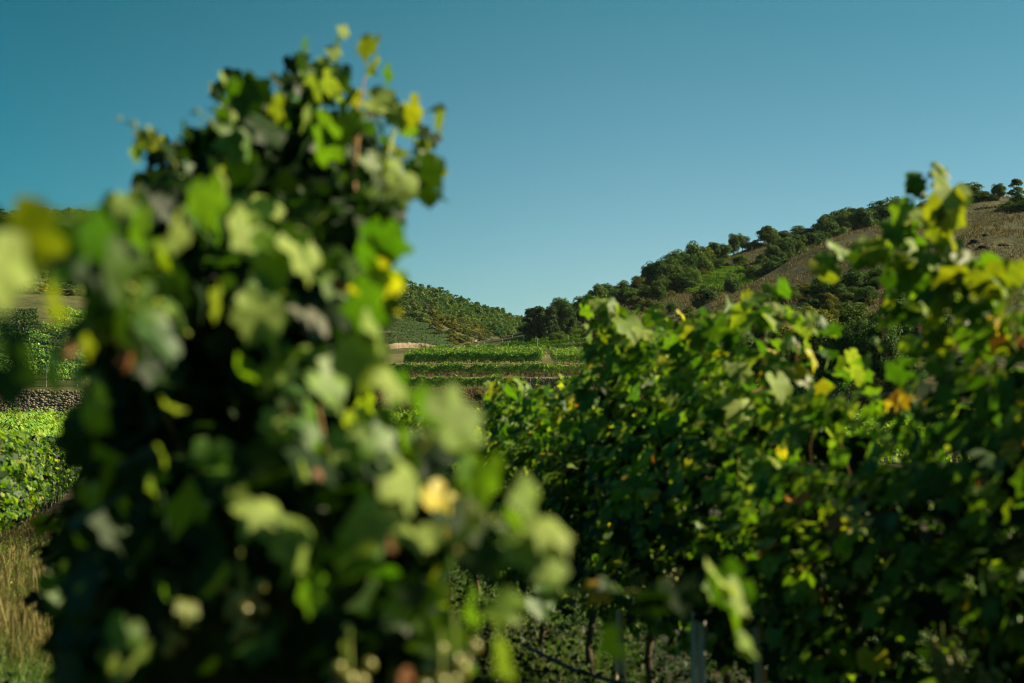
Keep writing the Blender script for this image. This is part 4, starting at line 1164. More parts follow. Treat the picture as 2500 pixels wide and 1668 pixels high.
shoot(E, B_, W([(1800, 900, 5.8), (1840, 800, 5.8), (1800, 730, 5.9), (1760, 700, 6)]), 0.149, 9, ['leaf', 'leaf_bright', 'leaf_yellow'], r, cane='cane')
E, B_, _ = rv(6.6)
shoot(E, B_, W([(1600, 860, 6.9), (1660, 760, 6.7), (1720, 690, 6.5), (1800, 655, 6.4)]), 0.149, 12, ['leaf', 'leaf_bright', 'leaf_yellow'], r)
shoot(E, B_, W([(1560, 860, 6.9), (1600, 760, 6.9), (1650, 720, 6.8)]), 0.149, 10, ['leaf', 'leaf_bright', 'leaf_pale_lit'], r)
E, B_, _ = rv(7.7)
shoot(E, B_, W([(1440, 900, 7.8), (1420, 800, 7.8), (1400, 740, 7.8), (1385, 690, 7.8)]), 0.176, 16, ['leaf_pale_lit', 'leaf', 'leaf_bright'], r)
shoot(E, B_, W([(1480, 900, 7.8), (1440, 760, 7.7), (1400, 700, 7.7), (1355, 700, 7.7)]), 0.176, 14, ['leaf_pale_lit', 'leaf_pale_lit', 'leaf', 'leaf_bright'], r, cane='cane')
shoot(E, B_, W([(1500, 860, 7.6), (1500, 760, 7.6), (1470, 720, 7.6)]), 0.162, 10, ['leaf', 'leaf_bright'], r)
shoot(E, B_, W([(1440, 980, 7.8), (1400, 900, 7.8), (1350, 920, 7.9), (1305, 900, 8.0)]), 0.149, 9, ['leaf', 'leaf_plain_shade', 'leaf_bright'], r)
E, B_, _ = rv(10.3)
shoot(E, B_, W([(1150, 1000, 10.5), (1150, 930, 10.5), (1130, 880, 10.5)]), 0.176, 11, ['leaf', 'leaf_bright', 'leaf_pale_lit'], r)
shoot(E, B_, W([(1200, 1000, 10.3), (1220, 930, 10.3), (1180, 880, 10.3)]), 0.176, 11, ['leaf', 'leaf_bright', 'leaf_pale_lit'], r)
shoot(E, B_, W([(1110, 1000, 10.6), (1115, 930, 10.6), (1100, 895, 10.6)]), 0.020, 3, ['leaf_yellow'], r, rad=.006)
E, B_, _ = rv(9.3)
shoot(E, B_, W([(1240, 1020, 9.5), (1280, 960, 9.5), (1260, 930, 9.5)]), 0.162, 9, ['leaf', 'leaf_bright'], r)
E, B_, _ = rv(12.2)
shoot(E, B_, W([(930, 1000, 13), (960, 950, 13), (950, 925, 13)]), 0.149, 9, ['leaf_pale_lit', 'leaf_yellow', 'leaf'], r)
# shoots sticking out of the top of every vine in the right row
for (E, B_, y) in right_vines:
    for q in range(7):
        yy = y + r.uniform(-.5, .5)
        if 4.9 < yy < 6.0: continue
        h = float(np.interp(yy, TOP_R[0], TOP_R[1])); sx = r.uniform(-.35, .2)
        g = float(gz(row_x(XR, yy), yy))
        p0 = np.array([row_x(XR, yy) + sx * .4, yy, g + h - .3]); L_ = r.uniform(.12, .32)
        d1 = np.array([sx * 1.1, r.normal() * .25, 1.0]); d2 = np.array([sx * 2.2 - .1, r.normal() * .5, r.uniform(-.5, .6)])
        pts_ = [p0, p0 + d1 * .25, p0 + d1 * .25 + d2 * L_]
        shoot(E, B_, pts_, r.uniform(.10, .14), 5, ['leaf', 'leaf', 'leaf_bright', 'leaf_pale_lit', 'leaf_yellow'], r, tip=.4)
HERO_R = [(2150, 387, 44, 'leaf_pale_lit'), (2165, 405, 60, 'leaf_pale_lit'), (2185, 440, 84, 'leaf_pale_lit'), (2170, 470, 110, 'leaf_yellow'), (2140, 510, 84, 'leaf_yellow'), (2180, 492, 84, 'leaf_yellow'), (2095, 490, 46, 'leaf_pale_lit'), (2100, 425, 44, 'leaf_plain_shade'), (2085, 520, 54, 'leaf_bright'),
    (1898, 630, 50, 'leaf_yellow'), (1930, 590, 64, 'leaf_bright'), (1975, 590, 50, 'leaf_pale_lit'), (2010, 580, 64, 'leaf_bright'), (2050, 590, 60, 'leaf_pale_lit'), (2100, 640, 80, 'leaf_bright'), (2080, 610, 56, 'leaf_pale_lit'), (2160, 620, 80, 'leaf_pale_lit'), (2265, 640, 90, 'leaf_yellow'), (2310, 700, 96, 'leaf_yellow'), (2330, 760, 70, 'leaf_yellow'),
    (2230, 760, 84, 'leaf_bright'), (2190, 670, 84, 'leaf_bright'), (2150, 770, 74, 'leaf_yellow'), (2290, 650, 70, 'leaf_pale_lit'), (2120, 700, 60, 'leaf_pale_lit'), (1380, 700, 54, 'leaf_pale_lit'), (1415, 715, 60, 'leaf_pale_lit'), (1440, 745, 74, 'leaf_pale_lit'), (1385, 765, 50, 'leaf_yellow'), (1400, 815, 66, 'leaf_bright'), (1475, 760, 48, 'leaf_pale_lit'), (1350, 710, 40, 'leaf_bright'),
    (1640, 750, 60, 'leaf_bright'), (1730, 690, 50, 'leaf_bright'), (1795, 655, 54, 'leaf_bright'), (1760, 735, 50, 'leaf_pale_lit'), (1870, 735, 54, 'leaf_pale_lit'), (1835, 755, 50, 'leaf_pale_lit'), (1690, 840, 60, 'leaf_pale_lit'), (1785, 880, 70, 'leaf_pale_lit'), (1700, 925, 84, 'leaf_pale_lit'), (1670, 900, 70, 'leaf_pale_lit'), (1560, 960, 60, 'leaf_bright'), (1310, 1060, 46, 'leaf_pale_lit'), (1280, 1130, 50, 'leaf_pale_lit'),
    (1540, 790, 60, 'leaf_bright'), (1590, 770, 54, 'leaf_yellow'), (1500, 720, 50, 'leaf_bright'), (1460, 900, 60, 'leaf_bright'), (1220, 940, 60, 'leaf_bright'), (1160, 900, 50, 'leaf_bright'), (1190, 880, 40, 'leaf_pale_lit'), (1130, 890, 44, 'leaf_yellow'), (2010, 790, 50, 'leaf_pale_lit'), (1990, 830, 44, 'leaf_pale_lit'), (2060, 850, 60, 'leaf'), (2330, 620, 60, 'leaf_yellow')]
for vx, vy, w_, m in HERO_R:
    Yc = F_PX * (XR - .32) / (vx * (2500 / 2350) - 330)
    e, b, _ = rv(Yc)
    R_ = frames((SUN * .8 + np.array([-.2, -.7, .1]) + r.normal(size=3) * .3)[None] if m == 'leaf_pale_lit' else (np.array([-.6, -.5, .1]) + r.normal(size=3) * .35)[None], np.array([[r.normal() * .4, 0, -1.0]]))[0]
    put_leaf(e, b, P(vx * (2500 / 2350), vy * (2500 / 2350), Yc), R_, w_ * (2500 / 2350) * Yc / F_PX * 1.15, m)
# clusters hanging low in the right row
for px, py, Yc in [(2330, 1600, 4.0), (2420, 1625, 3.9), (2300, 1560, 4.05), (1560, 1400, 7.1), (1880, 1470, 5.3), (1640, 1385, 6.5), (1390, 1300, 8.0)]:
    e, b, _ = rv(Yc + .15)
    grapes(e, b, P(px, py, Yc), 26, .0105)

# left hand row
for i, y in enumerate(np.arange(8.2, 40, 1.02)):
    lab = nth(i) + ' vine, counted from the camera, of the sunlit row at the left edge'
    tall_vine(-1.9, y, lab, 'vines of the left hand row, ' + ('near' if y < 21 else 'far'), 130 if 16 < y < 25 else 20, 420, ([0, 60], [1.62, 1.62]), 1, 500 + i, 5)
for X0, ya in ((-4.05, 24), (-6.2, 30)):
    for i, y in enumerate(np.arange(ya, 40, 1.05)):
        tall_vine(X0, y, nth(i) + ' vine of the ' + ('second' if X0 > -5 else 'third') + ' row left of the blurred vines', 'vines of the rows farther left', 0, 260, ([0, 60], [1.68, 1.68]), 1, 560 + i, 2)
# the foreground row behind its first three vines
for i, y in enumerate(np.arange(5.0, 36, 1.03)):
    if 8.6 < y < 18.5: continue
    tall_vine(.25, y, nth(i) + ' small vine of the foreground row behind the big blurred vines', 'hidden vines of the foreground row', 0, 420, ([0, 60], [1.62, 1.55]), 1, 600 + i, 3)

# ---------- the big blurred vines of the foreground row
K = 2500 / 2350
fg = []
for y, lb in ((1.75, 'nearest, most blurred vine, pale leaves hanging at the left edge and bottom'),
              (2.75, 'big blurred foreground vine, dark inside, pale leaves on its right side'),
              (3.75, 'third vine of the foreground row whose yellow lit tips rise highest against the sky')):
    bx = row_x(.25, y); base = np.array([bx, y, float(gz(bx, y))])
    e = tag(link('grape_vine', None, None, base), lb, 'vine', 'foreground vines')
    vine_wood(e, base, np.random.default_rng(int(y * 7)), .25, y, 2 if y < 2 else 5, 1.1 if y < 2 else 1.7)
    fg.append((e, base, y))
def fgv(Yc): return fg[0] if Yc < 2.25 else fg[1] if Yc < 3.2 else fg[2]
MAIN = [(90, 1700), (110, 1500), (150, 1330), (190, 1150), (190, 1000), (220, 880), (250, 760), (240, 660), (130, 610), (100, 545), (250, 530), (300, 470), (330, 430), (325, 360), (400, 345), (450, 320), (530, 300), (520, 215), (560, 195), (650, 215), (700, 180), (705, 120), (760, 130), (800, 110), (830, 150), (860, 230), (900, 250), (960, 260), (1030, 300), (1060, 350), (1080, 440), (1000, 500), (990, 570), (950, 670), (960, 800), (985, 900), (985, 960), (1010, 1020), (1060, 1100), (1090, 1200), (1130, 1300), (1060, 1400), (1050, 1500), (1090, 1600), (1120, 1700)]
CORE = [(150, 1700), (170, 1500), (200, 1330), (240, 1150), (240, 1000), (270, 860), (300, 740), (320, 640), (330, 520), (380, 440), (480, 370), (600, 300), (700, 260), (800, 300), (880, 330), (950, 420), (940, 560), (880, 680), (870, 820), (880, 960), (900, 1050), (940, 1160), (960, 1280), (900, 1400), (860, 1500), (880, 1700)]
DARK = [(150, 1700), (170, 1400), (230, 1150), (240, 900), (330, 800), (560, 850), (620, 1000), (560, 1150), (600, 1300), (560, 1420), (380, 1460), (300, 1700)]
def local_depth(px, py, r):
    top = np.clip((640 - py) / 300, 0, 1)
    base = 2.55 + top * 1.1
    base = base - np.clip((px - 900) / 400, 0, 1) * np.clip((py - 900) / 300, 0, 1) * .45
    base = base - np.clip((430 - px) / 200, 0, 1) * np.clip((950 - py) / 200, 0, 1) * np.clip((py - 430) / 100, 0, 1) * .7
    return base + r.uniform(-.28, .38, np.shape(px))
r = np.random.default_rng(44)
cnt = [0, 0, 0]
tryp = 0
def leaf_orient(typ, r):
    toward = np.array([0.0, -1.0, 0.0])
    if typ == 'lit': n = SUN * .9 + toward * .75 + r.normal(size=3) * .42
    elif typ == 'through': n = np.array([-.75, -.55, .1]) + r.normal(size=3) * .25
    elif typ == 'shade': n = np.array([-.5, -.7, -.2]) + r.normal(size=3) * .3
    elif typ == 'edge': n = np.array([1, .2, .3]) + r.normal(size=3) * .2
    else: n = np.array([.3, -.5, .6]) + r.normal(size=3) * .6
    hint = np.array([0, 0, -1.0]) + r.normal(size=3) * .5
    return frames(n[None], hint[None])[0]
while tryp < 20000 and sum(cnt) < 700:
    tryp += 1
    px = r.uniform(80, 1380); py = r.uniform(90, 1690)
    if not inside(MAIN, np.array([px]), np.array([py]))[0]: continue
    if inside(DARK, np.array([px]), np.array([py]))[0] and r.random() < .8: continue
    Yc = float(local_depth(px, py, r))
    i = 0 if Yc < 2.25 else 1 if Yc < 3.2 else 2
    if cnt[i] > [170, 260, 270][i]: continue
    cnt[i] += 1
    p = P(px, py, Yc)
    hi_ = py < 470  # upper leaves take lighter materials, sunlight put into the colour by height
    typ = r.choice(['lit', 'any', 'any', 'through', 'shade', 'edge'])
    e, b, _ = fg[i]
    s = r.uniform(.05, .11) if py > 420 else r.uniform(.04, .08)
    put_leaf(e, b, p, leaf_orient(typ, r), s, ['leaf', 'leaf', 'leaf_plain_shade', 'leaf_bright', 'leaf_pale_lit', 'leaf'][r.integers(6)] if not hi_ and r.random() < .55 else 'leaf_plain_shade' if not hi_ or r.random() < .6 else ['leaf_bright', 'leaf_yellow', 'leaf_pale_lit'][r.integers(3)])
# dense inside of the foreground vines
for i, (ya, yb, n) in enumerate([(2.1, 2.5, 160), (2.6, 3.3, 1500), (3.3, 4.4, 1500)]):
    px = r.uniform(100, 1300, n * 4); py = r.uniform(150, 1690, n * 4); Yc = r.uniform(ya, yb, n * 4)
    if i < 2: Yc = np.maximum(Yc, 2.6 + np.clip((640 - py) / 300, 0, 1) * .9) if i == 1 else Yc
    ok = inside(CORE, px, py)
    if i == 0: ok &= (py > 1100)
    px, py, Yc = px[ok][:n], py[ok][:n], Yc[ok][:n]
    pos = P(px, py, Yc)
    nr = r.normal(size=pos.shape) + np.array([0, -.2, .4]); hint = r.normal(size=pos.shape) * .5 + np.array([0, 0, -1])
    joined_leaves('inner_foliage', fg[i][0], fg[i][1], pos, nr, hint, r.uniform(.09, .15, len(pos)), M['leaf_plain_shade'])
# the leaves that stand out in the photograph (view pixels of 2350 wide, width, distance, look, light)
HERO = [
    (790, 74, 36, 3.9, 'leaf_pale_lit', 'lit'), (768, 122, 40, 3.9, 'leaf_pale_lit', 'lit'), (843, 108, 72, 3.8, 'leaf_yellow', 'through'), (858, 150, 52, 3.8, 'leaf_yellow', 'through'), (700, 116, 56, 3.9, 'leaf_bright', 'through'),
    (688, 150, 54, 3.9, 'leaf_pale_lit', 'edge'), (735, 210, 84, 3.8, 'leaf_plain_shade', 'shade'), (672, 150, 48, 3.9, 'leaf_plain_shade', 'shade'), (885, 182, 60, 3.8, 'leaf_bright', 'edge'),
    (518, 198, 66, 3.3, 'leaf_pale_lit', 'lit'), (548, 218, 100, 3.3, 'leaf_bright', 'shade'), (590, 215, 90, 3.3, 'leaf_plain_shade', 'shade'), (640, 250, 70, 3.2, 'leaf_yellow', 'through'), (610, 300, 92, 3.1, 'leaf_plain_shade', 'lit'),
    (548, 330, 96, 3.1, 'leaf', 'lit'), (745, 325, 120, 3.2, 'leaf_bright', 'through'), (800, 300, 90, 3.2, 'leaf_plain_shade', 'shade'), (875, 240, 84, 3.5, 'leaf_pale_lit', 'lit'), (942, 262, 78, 3.5, 'leaf_yellow', 'through'), (915, 270, 70, 3.5, 'leaf_pale_lit', 'lit'),
    (1008, 276, 66, 3.5, 'leaf_yellow', 'through'), (985, 322, 66, 3.5, 'leaf_yellow', 'edge'), (700, 275, 64, 3.4, 'leaf_pale_lit', 'lit'), (868, 415, 84, 3.0, 'leaf_pale_lit', 'lit'), (920, 410, 92, 3.0, 'leaf_pale_lit', 'lit'), (905, 450, 84, 3.0, 'leaf_pale_lit', 'lit'),
    (1000, 405, 96, 3.2, 'leaf_plain_shade', 'shade'), (335, 325, 58, 3.0, 'leaf_yellow', 'any'), (312, 350, 50, 3.0, 'leaf', 'shade'), (430, 300, 50, 3.0, 'leaf_plain_shade', 'shade'), (345, 300, 26, 3.0, 'leaf_pale_lit', 'lit'),
    (282, 474, 62, 2.2, 'leaf_pale_lit', 'lit'), (465, 465, 120, 2.4, 'leaf_bright', 'through'), (500, 430, 80, 2.5, 'leaf_pale_lit', 'lit'), (400, 540, 104, 2.1, 'leaf_pale_lit', 'lit'), (315, 535, 120, 2.1, 'leaf_bright', 'through'), (560, 545, 120, 2.4, 'leaf_pale_lit', 'lit'),
    (640, 590, 130, 2.4, 'leaf', 'lit'), (695, 590, 130, 2.4, 'leaf_pale_lit', 'lit'), (890, 560, 120, 2.7, 'leaf_bright', 'shade'), (850, 600, 110, 2.6, 'leaf_bright', 'through'), (900, 640, 84, 2.6, 'leaf_bright', 'through'),
    (40, 560, 200, 1.45, 'leaf_yellow', 'any'), (0, 630, 190, 1.35, 'leaf_pale_lit', 'lit'), (150, 540, 150, 1.5, 'leaf_plain_shade', 'shade'), (215, 550, 130, 1.55, 'leaf', 'shade'), (130, 600, 110, 1.5, 'leaf', 'any'), (145, 508, 26, 1.6, 'leaf_pale_lit', 'lit'), (90, 520, 90, 1.5, 'leaf_plain_shade', 'shade'),
    (120, 690, 120, 1.6, 'leaf_yellow', 'edge'), (30, 800, 120, 1.6, 'leaf_plain_shade', 'shade'), (20, 880, 140, 1.6, 'leaf_plain_shade', 'shade'), (110, 850, 130, 1.7, 'leaf_plain_shade', 'shade'), (180, 860, 110, 1.8, 'leaf_plain_shade', 'shade'), (200, 800, 60, 1.8, 'leaf_yellow', 'any'), (210, 960, 90, 1.8, 'leaf_plain_shade', 'shade'),
    (395, 712, 72, 2.3, 'leaf_pale_lit', 'lit'), (505, 690, 84, 2.3, 'leaf_pale_lit', 'edge'), (590, 735, 120, 2.3, 'leaf_pale_lit', 'lit'), (370, 790, 110, 2.1, 'leaf', 'lit'), (330, 730, 80, 2.2, 'leaf', 'any'), (300, 825, 56, 2.2, 'leaf_orange', 'lit'), (715, 735, 96, 2.4, 'leaf_grey', 'lit'),
    (777, 655, 38, 2.6, 'leaf_orange', 'lit'), (725, 812, 62, 2.5, 'leaf_pale_lit', 'lit'), (850, 700, 120, 2.4, 'leaf_bright', 'through'), (870, 770, 120, 2.3, 'leaf_pale_lit', 'lit'), (830, 830, 130, 2.3, 'leaf_pale_lit', 'lit'), (915, 880, 104, 2.2, 'leaf_pale_lit', 'lit'), (640, 850, 90, 2.4, 'leaf_pale_lit', 'lit'),
    (655, 815, 60, 2.4, 'leaf_bright', 'through'), (760, 890, 130, 2.4, 'leaf', 'lit'), (572, 850, 90, 2.4, 'leaf_bright', 'through'), (395, 935, 60, 2.3, 'leaf_pale_lit', 'lit'), (605, 900, 34, 2.5, 'leaf_yellow', 'any'),
    (975, 950, 110, 2.1, 'leaf_bright', 'through'), (1055, 960, 150, 2.0, 'leaf_pale_lit', 'lit'), (1035, 1010, 130, 2.0, 'leaf_pale_lit', 'lit'), (1070, 1060, 110, 2.0, 'leaf', 'edge'), (985, 1010, 90, 2.1, 'leaf_yellow', 'through'), (810, 1030, 120, 2.2, 'leaf_pale_lit', 'lit'), (635, 985, 84, 2.3, 'leaf_pale_lit', 'lit'),
    (700, 985, 90, 2.3, 'leaf', 'lit'), (880, 1020, 100, 2.2, 'leaf', 'lit'), (940, 1090, 150, 2.1, 'leaf_pale_lit', 'lit'), (1100, 1100, 120, 2.1, 'leaf_bright', 'shade'), (375, 1050, 60, 2.3, 'leaf_pale_lit', 'edge'), (345, 1110, 56, 2.3, 'leaf_pale_lit', 'edge'), (480, 1050, 84, 2.3, 'leaf', 'lit'), (505, 1090, 60, 2.3, 'leaf', 'lit'),
    (695, 1085, 50, 2.3, 'leaf_pale_lit', 'edge'), (735, 1087, 30, 2.3, 'leaf_orange', 'lit'), (620, 1190, 130, 2.1, 'leaf_pale_lit', 'lit'), (545, 1150, 60, 2.2, 'leaf_yellow', 'any'), (680, 1265, 150, 2.1, 'leaf_pale_lit', 'lit'), (720, 1360, 110, 2.1, 'leaf_bright', 'through'), (650, 1225, 120, 2.1, 'leaf_pale_lit', 'lit'),
    (860, 1210, 120, 2.0, 'leaf_pale_lit', 'lit'), (820, 1275, 130, 2.1, 'leaf', 'lit'), (960, 1240, 90, 2.1, 'leaf_pale_lit', 'lit'), (905, 1250, 34, 2.0, 'leaf_orange', 'lit'), (1075, 1160, 90, 2.1, 'leaf_yellow', 'lit'), (1065, 1215, 84, 2.1, 'leaf_pale_lit', 'any'),
    (1215, 1150, 106, 1.95, 'leaf_pale_lit', 'lit'), (1275, 1215, 110, 1.95, 'leaf_pale_lit', 'lit'), (1215, 1260, 130, 1.95, 'leaf_pale_lit', 'lit'), (1250, 1300, 100, 1.95, 'leaf_pale_lit', 'lit'), (1180, 1200, 80, 2.0, 'leaf_bright', 'shade'), (1120, 1290, 100, 2.1, 'leaf_plain_shade', 'shade'),
    (285, 1458, 84, 2.1, 'leaf_bright', 'lit'), (310, 1530, 110, 2.0, 'leaf_pale_lit', 'lit'), (250, 1525, 66, 2.1, 'leaf_yellow', 'any'), (430, 1400, 56, 2.2, 'leaf_yellow', 'lit'), (1080, 1400, 100, 2.1, 'leaf_bright', 'through'), (1150, 1500, 130, 2.0, 'leaf_pale_lit', 'lit'), (1165, 1400, 90, 2.2, 'leaf', 'any'),
    (930, 1560, 50, 2.1, 'leaf_orange', 'lit'), (370, 1360, 56, 2.3, 'leaf_bright', 'shade'), (590, 1490, 90, 2.2, 'leaf', 'any'), (800, 1500, 60, 2.2, 'leaf_yellow', 'any'), (950, 1370, 70, 2.2, 'leaf_plain_shade', 'lit'), (1400, 1480, 90, 2.3, 'leaf_plain_shade', 'shade'),
    (1655, 1330, 96, 2.9, 'leaf_pale_lit', 'lit'), (1700, 1375, 96, 2.9, 'leaf_pale_lit', 'lit'), (1670, 1350, 110, 2.95, 'leaf_bright', 'through'), (1690, 1450, 110, 2.8, 'leaf_bright', 'lit'), (1715, 1485, 70, 2.8, 'leaf_pale_lit', 'lit'), (1560, 1370, 90, 3.0, 'leaf_plain_shade', 'shade'), (1500, 1390, 80, 3.0, 'leaf_plain_shade', 'shade'),
]
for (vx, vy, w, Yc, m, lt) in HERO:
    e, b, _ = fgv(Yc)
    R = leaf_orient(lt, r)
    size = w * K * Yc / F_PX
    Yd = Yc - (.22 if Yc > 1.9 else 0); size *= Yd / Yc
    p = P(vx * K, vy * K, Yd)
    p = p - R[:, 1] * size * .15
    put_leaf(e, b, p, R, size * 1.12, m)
# free shoots and canes of the foreground vines
FM = ['leaf', 'leaf_pale_lit', 'leaf_bright', 'leaf_plain_shade']
E3, B3, _ = fg[2]; E2, B2, _ = fg[1]; E1, B1, _ = fg[0]
shoot(E3, B3, W([(690, 360, 3.8), (690, 220, 3.9), (705, 110, 3.9)]), .06, 6, FM, r, spread=.5)
shoot(E3, B3, W([(730, 330, 3.8), (735, 200, 3.9), (770, 110, 3.9), (790, 65, 3.9)]), .05, 6, FM, r, spread=.5)
shoot(E3, B3, W([(810, 420, 3.6), (815, 260, 3.7), (845, 150, 3.8)]), .05, 5, FM, r, cane='cane', spread=.6)
shoot(E2, B2, W([(805, 620, 3.0), (808, 480, 3.0), (815, 340, 3.1), (850, 250, 3.3)]), .08, 9, FM, r, cane='cane', rad=.0045)
shoot(E3, B3, W([(880, 480, 3.3), (890, 330, 3.4), (940, 260, 3.5), (1010, 250, 3.5)]), .06, 7, FM, r)
shoot(E2, B2, W([(540, 420, 3.2), (535, 280, 3.3), (515, 190, 3.3)]), .07, 5, FM, r)
shoot(E2, B2, W([(460, 500, 2.9), (400, 370, 3.0), (340, 310, 3.0)]), .06, 8, FM, r)
shoot(E2, B2, W([(500, 300, 3.0), (470, 265, 3.0), (440, 255, 3.0)]), .03, 2, FM, r, rad=.0025)
shoot(E2, B2, W([(345, 310, 3.0), (300, 285, 3.0), (262, 275, 3.0)]), .015, 4, FM, r, rad=.002)
shoot(E1, B1, W([(420, 760, 2.2), (260, 640, 1.9), (120, 580, 1.6), (-40, 600, 1.4)]), .07, 5, FM, r, spread=.7)
shoot(E1, B1, W([(300, 800, 2.2), (220, 760, 2.0), (150, 820, 1.8)]), .08, 4, FM, r, cane='cane')
shoot(E1, B1, W([(950, 1250, 2.3), (1080, 1200, 2.1), (1200, 1190, 2.0), (1290, 1220, 1.95)]), .06, 4, FM, r, spread=.6)
shoot(E2, B2, W([(1180, 1400, 3.1), (1350, 1350, 3.05), (1500, 1370, 3.0), (1620, 1340, 2.95), (1700, 1380, 2.9)]), .08, 8, FM, r, spread=.6, rad=.003)
shoot(E2, B2, W([(940, 1568, 2.5), (925, 1400, 2.6), (905, 1250, 2.6), (870, 1100, 2.6)]), .06, 3, FM, r, cane='cane', rad=.009)
shoot(E2, B2, W([(715, 1250, 2.7), (720, 1100, 2.7), (740, 980, 2.7)]), .05, 3, FM, r, cane='cane', rad=.007)
for vx, vy, Yc, n in [(550, 1340, 2.3, 22), (560, 1390, 2.3, 14), (1040, 1480, 2.2, 22), (1010, 1530, 2.15, 24), (800, 1520, 2.2, 18), (1060, 1190, 2.3, 12), (400, 1420, 2.35, 14)]:
    e, b, _ = fgv(Yc)
    grapes(e, b, P(vx * K, vy * K, Yc - .2), max(5, n // 3), .0105, .05)

# ------------------------------------------------------------------ posts, stakes, wires, hose
def channel_post(p, h, w, label):
    """rolled steel vine post: open channel with notched lips"""
    e = tag(link('trellis_post', None, None, p), label, 'post', 'steel posts of the right row')
    prof = [(-.5, -.35), (-.5, .25), (-.18, .25), (-.12, .1), (.12, .1), (.18, .25), (.5, .25), (.5, -.35), (.44, -.35), (.44, .19), (.22, .19), (.15, .04), (-.15, .04), (-.22, .19), (-.44, .19), (-.44, -.35)]
    n = len(prof); V = []
    for z in (-.3, h): V += [(a * w, -b * w, z) for a, b in prof]
    Fc = [(i, (i + 1) % n, n + (i + 1) % n, n + i) for i in range(n)]
    link('post_channel', mesh_np('post_channel', np.array(V), np.array(Fc), M['metal']), e)
    T = []; c = np.array([(-.5, 0, -.5), (.5, 0, -.5), (.5, 0, .5), (-.5, 0, .5), (-.5, -.4, .5), (.5, -.4, .5)])
    for k, z in enumerate(np.arange(.4, h - .1, .1)):
        for s in (-.54, .54):
            T.append((c * [.012, .03, .02] + [s * w, w * .1, z], np.array([(0, 1, 2, 3), (3, 2, 5, 4)])))
    link('wire_hook', mesh_np('wire_hook', *join(T), M['metal']), e)['kind'] = 'stuff'
    return e
def stake(p, h, rad, label, tilt=0.0, tie=False):
    path = np.array([(tilt * t * h + .01 * math.sin(5 * t), .01 * math.cos(4 * t), -.2 + (h + .2) * t) for t in np.linspace(0, 1, 7)])
    e = tag(link('vine_stake', None, None, p), label, 'stake', 'wooden vine stakes of the right row')
    V, Fc = tube(path, np.linspace(rad * 1.1, rad * .9, 7), 8)
    cap = len(V); V = np.vstack([V, path[-1] + [0, 0, .01]])
    Fc = np.vstack([Fc, [(48 + i, 48 + (i + 1) % 8, cap, cap) for i in range(0)]]) if False else Fc
    link('stake_shaft', mesh_np('stake_shaft', V, Fc, M['wood_post'], smooth=True), e)
    if tie:
        z = h * .75
        th = np.linspace(0, 2 * math.pi, 12)
        link('tie', mesh_np('tie', *tube([(tilt * z + math.cos(a) * rad * 1.6, math.sin(a) * rad * 1.6, z + .004 * a) for a in th], .005, 5), M['tie']), e)
    return e
def near_post(px, Yc): 
    x = (px - 1250) / F_PX * Yc; return np.array([x, Yc, float(gz(x, Yc))])
channel_post(near_post(1702, 6.4), .80, .061, 'grey ribbed steel post in the right row under the pair of blurred pale leaves')
stake(near_post(1521, 7.4), .68, .022, 'pale wooden stake with a blue tie, left of the steel post', -.02, True)
stake(near_post(1498, 7.55), .60, .016, 'thin darker stake standing close left of the pale stake with the tie', .01)
stake(near_post(1872, 5.7), .78, .02, 'tan wooden stake right of the steel post, leaning left', -.05)
stake(near_post(1850, 5.8), .6, .016, 'short brown crooked stake touching the tan leaning one', .04)
for X0, h, lb in ((XR, .78, 'lowest trellis wire of the right hand row'), (XR, 1.25, 'middle trellis wire of the right hand row'), (XR, 1.7, 'top trellis wire of the right hand row')):
    ys = np.linspace(3, 33, 16)
    pts = [(row_x(X0, y), y, -.028 * y + h) for y in ys]
    tag(link('trellis_wire', mesh_np('trellis_wire', *tube(pts, .0015, 4), M['wire'])), lb, 'wire', 'trellis wires')
hp = W([(1200, 1480, 8.2), (1240, 1500, 7.9), (1310, 1535, 7.5), (1400, 1562, 7.0), (1480, 1580, 6.6)])
tag(link('drip_hose', mesh_np('drip_hose', *tube(hp, .011, 7), M['hose'], smooth=True)), 'thin black irrigation hose sagging under the right hand row', 'hose')

# ------------------------------------------------------------------ near grass and weeds
def area(n, x0, x1, y0, y1, r=RG):
    x = r.uniform(x0, x1, n); y = r.uniform(y0, y1, n); return np.stack([x, y, gz(x, y)], 1)
g = area(13000, -6, 5, 5.5, 24)
keep = vnoise(g[:, 0] * .8, g[:, 1] * .8, 91) > -.5
tufts('green_grass', g[keep], .20, M['grass_green'], 'short green grass between the vine rows', 9, .55, .22, lean=.6)
g = area(12000, -9, -1.2, 7.0, 26)
keep = vnoise(g[:, 0] * .7, g[:, 1] * .7, 92) > -.35
tufts('dry_grass', g[keep], .30, M['straw'], 'tangled tawny dry grass in the strip at the lower left', 7, .4, .11, lean=.75)
g = area(420, -6.6, -3.0, 9.0, 16)
tufts('tall_dry_grass', g, .62, M['straw'], 'tall dry grass stalks rising at the left edge', 7, .16, .045, lean=.28)
g = area(3000, -2.5, 3.2, 6, 20)
joined = []
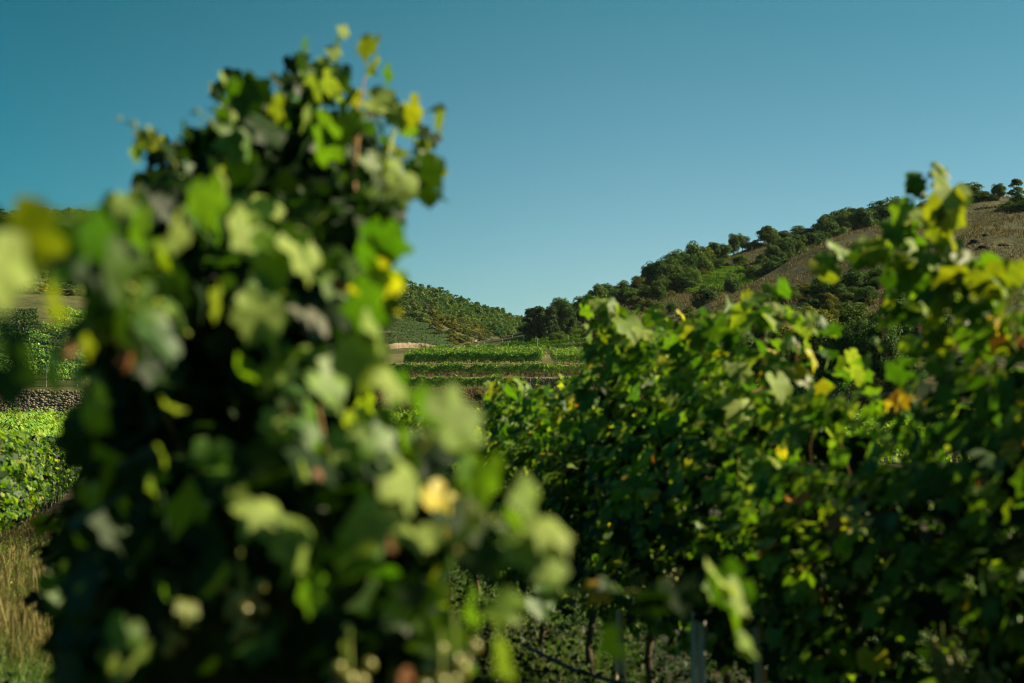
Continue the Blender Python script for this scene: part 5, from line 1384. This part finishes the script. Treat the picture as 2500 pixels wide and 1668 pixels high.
n = len(g); i = np.repeat(np.arange(n), 14)
pos = g[i] + RG.normal(size=(len(i), 3)) * [.09, .09, 0] + np.stack([0 * i, 0 * i, RG.uniform(.02, .40, len(i))], 1)
R = frames(RG.normal(size=pos.shape) * .6 + [.1, -.1, .9], RG.normal(size=pos.shape))
V, Fc = scatter(SV, SF, R, RG.uniform(.02, .05, len(i)), pos)
tag(link('weed_cover', mesh_np('weed_cover', V, Fc, M['leaf_plain_shade'], np.repeat(RG.random(len(i)), 11))), 'leafy green weeds growing on the ground under the vines', 'weeds', kind='stuff')
g = area(3200, -8, -1.8, 6.8, 20); g = g[vnoise(g[:, 0] * .6, g[:, 1] * .6, 95) > -.1]; i = np.repeat(np.arange(len(g)), 22)
pos = g[i] + RG.normal(size=(len(i), 3)) * [.1, .1, 0] + np.stack([0 * i, 0 * i, RG.uniform(.02, .2, len(i))], 1)
R = frames(RG.normal(size=pos.shape) * .6 + [.1, -.1, .9], RG.normal(size=pos.shape))
V, Fc = scatter(SV, SF, R, RG.uniform(.012, .03, len(i)), pos)
tag(link('herb_cover', mesh_np('herb_cover', V, Fc, M['row_leaf'], np.repeat(RG.random(len(i)), 11))), 'small leafed herbs among the dry grass at the lower left', 'weeds', kind='stuff')

# ------------------------------------------------------------------ haze
hm, N, L = new_mat('haze')
vol = N.new('ShaderNodeVolumePrincipled')
vol.inputs['Color'].default_value = (.80, .90, .95, 1)
vol.inputs['Density'].default_value = .00002
out = N.new('ShaderNodeOutputMaterial'); L.new(vol.outputs[0], out.inputs['Volume'])
x0, x1, y0, y1, z0, z1 = -1700, 1700, -700, 2100, -180, 190
HV = np.array([(x, y, z) for z in (z0, z1) for x, y in ((x0, y0), (x1, y0), (x1, y1), (x0, y1))])
HF = np.array([(0, 3, 2, 1), (4, 5, 6, 7), (0, 1, 5, 4), (1, 2, 6, 5), (2, 3, 7, 6), (3, 0, 4, 7)])
tag(link('haze', mesh_np('haze', HV, HF, hm)), kind='stuff')
S.cycles.volume_bounces = 0
